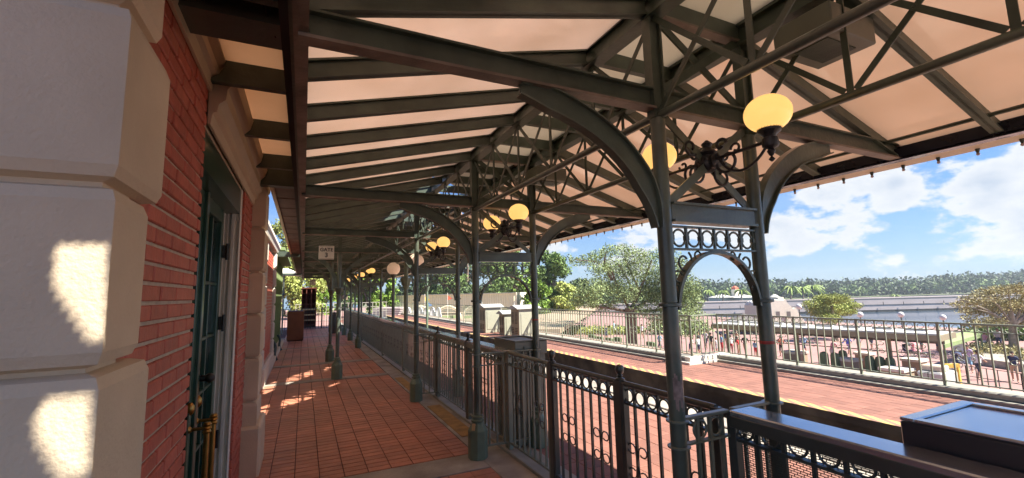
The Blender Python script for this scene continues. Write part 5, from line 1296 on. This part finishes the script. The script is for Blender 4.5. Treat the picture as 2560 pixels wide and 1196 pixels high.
# ================================================================== PEOPLE
def person(px, py, h, shirt, pants, label, pose='stand', hair='hair', face=0., skin='skin', dz=PZ):
    p = ground(px, py, dz); s = h / 1.75
    t = thing('person', p, label, 'person', rz=face)
    lean = {'stand': 0, 'lean': .35, 'walk': .08, 'jog': .15}[pose]; st = {'stand': .0, 'lean': .12, 'walk': .28, 'jog': .4}[pose]
    V = {'pel': (0, 0, .95), 'wst': (0, -.02 - lean * .2, 1.10), 'chest': (0, -lean * .6, 1.36), 'neck': (0, -lean * .8, 1.50), 'head': (0, -.02 - lean, 1.62), 'top': (0, -.01 - lean, 1.72)}
    for q, sg in (('L', 1), ('R', -1)):
        V['hip' + q] = (sg * .095, 0, .90); V['kn' + q] = (sg * .10, -sg * st * .6 - .03, .50); V['an' + q] = (sg * .10, -sg * st + .02, .09); V['to' + q] = (sg * .11, -sg * st - .14, .04)
        V['sh' + q] = (sg * .19, -lean * .65, 1.42); V['el' + q] = (sg * .25, sg * st * .4 - lean * .7 + .02, 1.15); V['ha' + q] = (sg * .22, sg * st * .6 - .15 - lean, .93 + (.12 if pose != 'stand' else .05))
    E_ = [('pel', 'wst'), ('wst', 'chest'), ('chest', 'neck'), ('neck', 'head'), ('head', 'top')]
    for q in 'LR': E_ += [('pel', 'hip' + q), ('hip' + q, 'kn' + q), ('kn' + q, 'an' + q), ('an' + q, 'to' + q), ('chest', 'sh' + q), ('sh' + q, 'el' + q), ('el' + q, 'ha' + q)]
    rad = dict(pel=.13, wst=.125, chest=.14, neck=.055, head=.10, top=.07, hip=.095, kn=.065, an=.045, to=.035, sh=.06, el=.043, ha=.036)
    ks = list(V); me = bpy.data.meshes.new('body'); me.from_pydata([Vector(V[k]) * s for k in ks], [(ks.index(a), ks.index(b)) for a, b in E_], [])
    o = bpy.data.objects.new('body', me); COL.objects.link(o); o.modifiers.new('skin', 'SKIN')
    for i, k in enumerate(ks):
        sv = me.skin_vertices[0].data[i]; r_ = rad.get(k, rad.get(k[:-1], .05)) * s; sv.radius = (r_, r_); sv.use_root = (k == 'pel')
    sb = o.modifiers.new('sub', 'SUBSURF'); sb.levels = 1
    bpy.context.view_layer.update(); dg = bpy.context.evaluated_depsgraph_get()
    m2_ = bpy.data.meshes.new_from_object(o.evaluated_get(dg)); bpy.data.objects.remove(o)
    m2_.materials.clear()
    for q in ('cloth_' + skin, 'cloth_' + shirt, 'cloth_' + pants, 'cloth_black'): m2_.materials.append(MATS[q])
    for pl in m2_.polygons:
        c = pl.center / s; mi = 0
        if c.z < .07: mi = 3
        elif .52 < c.z < 1.0 and abs(c.x) < .19: mi = 2
        elif 1.0 <= c.z < 1.49 and (abs(c.x) < .225 or c.z > 1.22): mi = 1
        pl.material_index = mi; pl.use_smooth = True
    b = bpy.data.objects.new('body', m2_); COL.objects.link(b); b.parent = t
    hm = MB().sphere((0, .015 * s - lean * s, 1.68 * s), .108 * s, 10, 6, .9).mesh('hair', 'cloth_' + hair, True)
    hb_ = bpy.data.objects.new('hair', hm); COL.objects.link(hb_); hb_.parent = t
    return t
ppl = [(1692, 868, 1.6, 'black', 'black', 'person in black standing just left of the nearest inner column', 'stand', 0),
 (1650, 880, 1.75, 'blue', 'navy', 'person in light blue shirt and dark trousers right of the oak trunk', 'walk', 1.2),
 (1726, 884, 1.45, 'white', 'navy', 'child in white shirt bending near the stone corner', 'lean', .5), (1747, 888, 1.6, 'white', 'navy', 'person in white top beside the bending child', 'stand', 2.8), (1748, 880, 1.8, 'black', 'black', 'taller person with dark hair behind the white-shirted pair', 'stand', .4),
 (1779, 884, 1.8, 'black', 'tan', 'person in black t-shirt and tan shorts above the stone corner', 'stand', 2.2), (1792, 882, 1.3, 'silver', 'silver', 'child in grey beside the black t-shirt person', 'stand', .4),
 (1806, 884, 1.7, 'blue', 'red', 'person in pale blue shirt and dark red trousers', 'stand', 1.0), (1829, 887, 1.65, 'white', 'red', 'long-haired person in white top and dark red trousers', 'stand', 2.6),
 (1847, 888, 1.55, 'red', 'tan', 'person in red dress with hands together', 'stand', .2), (1865, 890, 1.75, 'black', 'tan', 'person in patterned dark top and shorts walking', 'walk', 1.9),
 (1890, 893, 1.35, 'blue', 'red', 'child in light blue shirt and red shorts left of the nearest outer column', 'stand', 1.5), (1955, 892, 1.7, 'orange', 'black', 'person in orange shirt right of the nearest outer column', 'stand', 2.7),
 (2082, 908, 1.75, 'pink', 'silver', 'person in pink and white leaning forward behind the bollards', 'lean', 1.2), (2124, 888, 1.6, 'royal', 'lilac', 'person with bright blue backpack walking briskly', 'jog', -1.5), (2150, 885, 1.75, 'blue', 'tan', 'person in blue-grey shirt striding behind the blue backpack', 'walk', -1.4),
 (2305, 878, 1.75, 'white', 'navy', 'person in white top and blue shorts beside the strollers', 'stand', 0), (2425, 930, 1.7, 'lilac', 'blue', 'person in lilac top and denim shorts striding past the yellow barrier', 'jog', -1.2), (2412, 900, 1.7, 'black', 'tan', 'person in dark top with backpack next to the notice board', 'walk', -1.3), (2465, 880, 1.6, 'pink', 'white', 'person in pink shirt walking by the planter', 'walk', 1.2),
 (1535, 835, 1.65, 'blue', 'white', 'small person in blue seen through the railing left of the oak', 'walk', .4), (2040, 855, 1.6, 'royal', 'white', 'person in blue sitting low beneath the covered walk', 'lean', .5)]
ppl += [(1382, 850, 1.7, 'white', 'navy', 'small person in white near the second frame, beyond the railing', 'stand', .3), (1420, 846, 1.65, 'red', 'tan', 'small person in red beside the flower bed', 'walk', 1.0), (1515, 850, 1.7, 'black', 'navy', 'person in dark clothes between the turnstiles', 'stand', .3),
 (1605, 848, 1.7, 'white', 'tan', 'person in white behind the oak trunk, to its right', 'walk', 1.3), (1668, 866, 1.7, 'black', 'silver', 'person in black top and grey trousers hidden partly by the inner column', 'stand', .8), (1765, 872, 1.7, 'silver', 'navy', 'person in grey top behind the child group', 'stand', 1.9),
 (1815, 872, 1.65, 'navy', 'tan', 'person in navy top standing behind the pale blue shirt', 'stand', 2.4), (1842, 868, 1.7, 'tan', 'black', 'person in tan top behind the red dress', 'walk', .9), (1990, 880, 1.7, 'white', 'black', 'person in white shirt under the left part of the covered walk', 'stand', .6),
 (2012, 886, 1.65, 'blue', 'navy', 'person in blue top right of the orange shirt', 'walk', 1.2), (2180, 872, 1.7, 'red', 'navy', 'person in red crossing the open pink paving', 'walk', -1.4), (2225, 878, 1.7, 'white', 'tan', 'person in white crossing left of the strollers', 'walk', 1.4),
 (2345, 880, 1.65, 'pink', 'navy', 'person in pink under the right end of the covered walk', 'stand', .8), (2500, 872, 1.7, 'silver', 'navy', 'person in grey walking past the right planter', 'walk', -1.2), (2450, 950, 1.7, 'white', 'navy', 'person in white right of the yellow barrier', 'walk', 1.3), (2540, 955, 1.7, 'navy', 'tan', 'person in navy at the right edge on the pink paving', 'walk', -1.3)]
for px, py, h, a, b, lb, pose, fc in ppl: person(px, py, h, a, b, lb, pose, face=fc)
def stroller(px, py, label, mm):
    p = ground(px, py, PZ); t = thing('stroller', p, label, 'stroller')
    for sx_ in (-.28, .28):
        MB().ring((p.x + sx_, p.y + .35, PZ + .27), .25, .025, 'yz', 18, 5).build('wheel', 'cloth_silver', t, smooth=True); MB().ring((p.x + sx_, p.y - .35, PZ + .13), .12, .02, 'yz', 12, 5).build('wheel', 'cloth_silver', t, smooth=True)
        MB().bar((p.x + sx_, p.y + .35, PZ + .27), (p.x + sx_, p.y - .3, PZ + .6), .03).bar((p.x + sx_, p.y - .3, PZ + .3), (p.x + sx_, p.y + .6, PZ + 1.05), .03).build('side_frame', 'cloth_silver', t)
    MB().box((p.x - .24, p.y - .25, PZ + .4), (p.x + .24, p.y + .25, PZ + .5)).box((p.x - .24, p.y + .2, PZ + .45), (p.x + .24, p.y + .3, PZ + .95)).build('seat', mm, t, bevel=.03)
    MB().tube([(p.x - .28, p.y + .6, PZ + 1.05), (p.x + .28, p.y + .6, PZ + 1.05)], .02, 6).build('handle', 'cloth_black', t)
    MB().path([(p.x, p.y + .25 - .35 * sin(a), PZ + .85 + .25 * cos(a)) for a in (0, .4, .8, 1.2, 1.5)], .5, .02, (0, .1, 1)).build('hood', mm, t)
stroller(2273, 892, 'large-wheeled stroller left of the pair under the covered walk', 'cloth_black'); stroller(2295, 893, 'pinkish stroller beside the person in white', 'cloth_pink'); stroller(2408, 925, 'dark loaded stroller pushed past the notice board', 'cloth_navy')
# ------------------------------------------------------------------ haze
hz = MB().box((-120, -40, WZ - 2), (700, 620, 24)).build('haze', 'water', kind='stuff')
hm = bpy.data.materials.new('haze'); hm.use_nodes = True; tt = hm.node_tree; tt.nodes.clear()
pv = tt.nodes.new('ShaderNodeVolumePrincipled'); oo = tt.nodes.new('ShaderNodeOutputMaterial'); tt.links.new(pv.outputs[0], oo.inputs['Volume'])
pv.inputs['Density'].default_value = .0004; pv.inputs['Color'].default_value = (.8, .88, 1, 1); pv.inputs['Anisotropy'].default_value = .3
hz.data.materials.clear(); hz.data.materials.append(hm); tag(hz, 'thin pale blue air haze over the lake', 'haze')
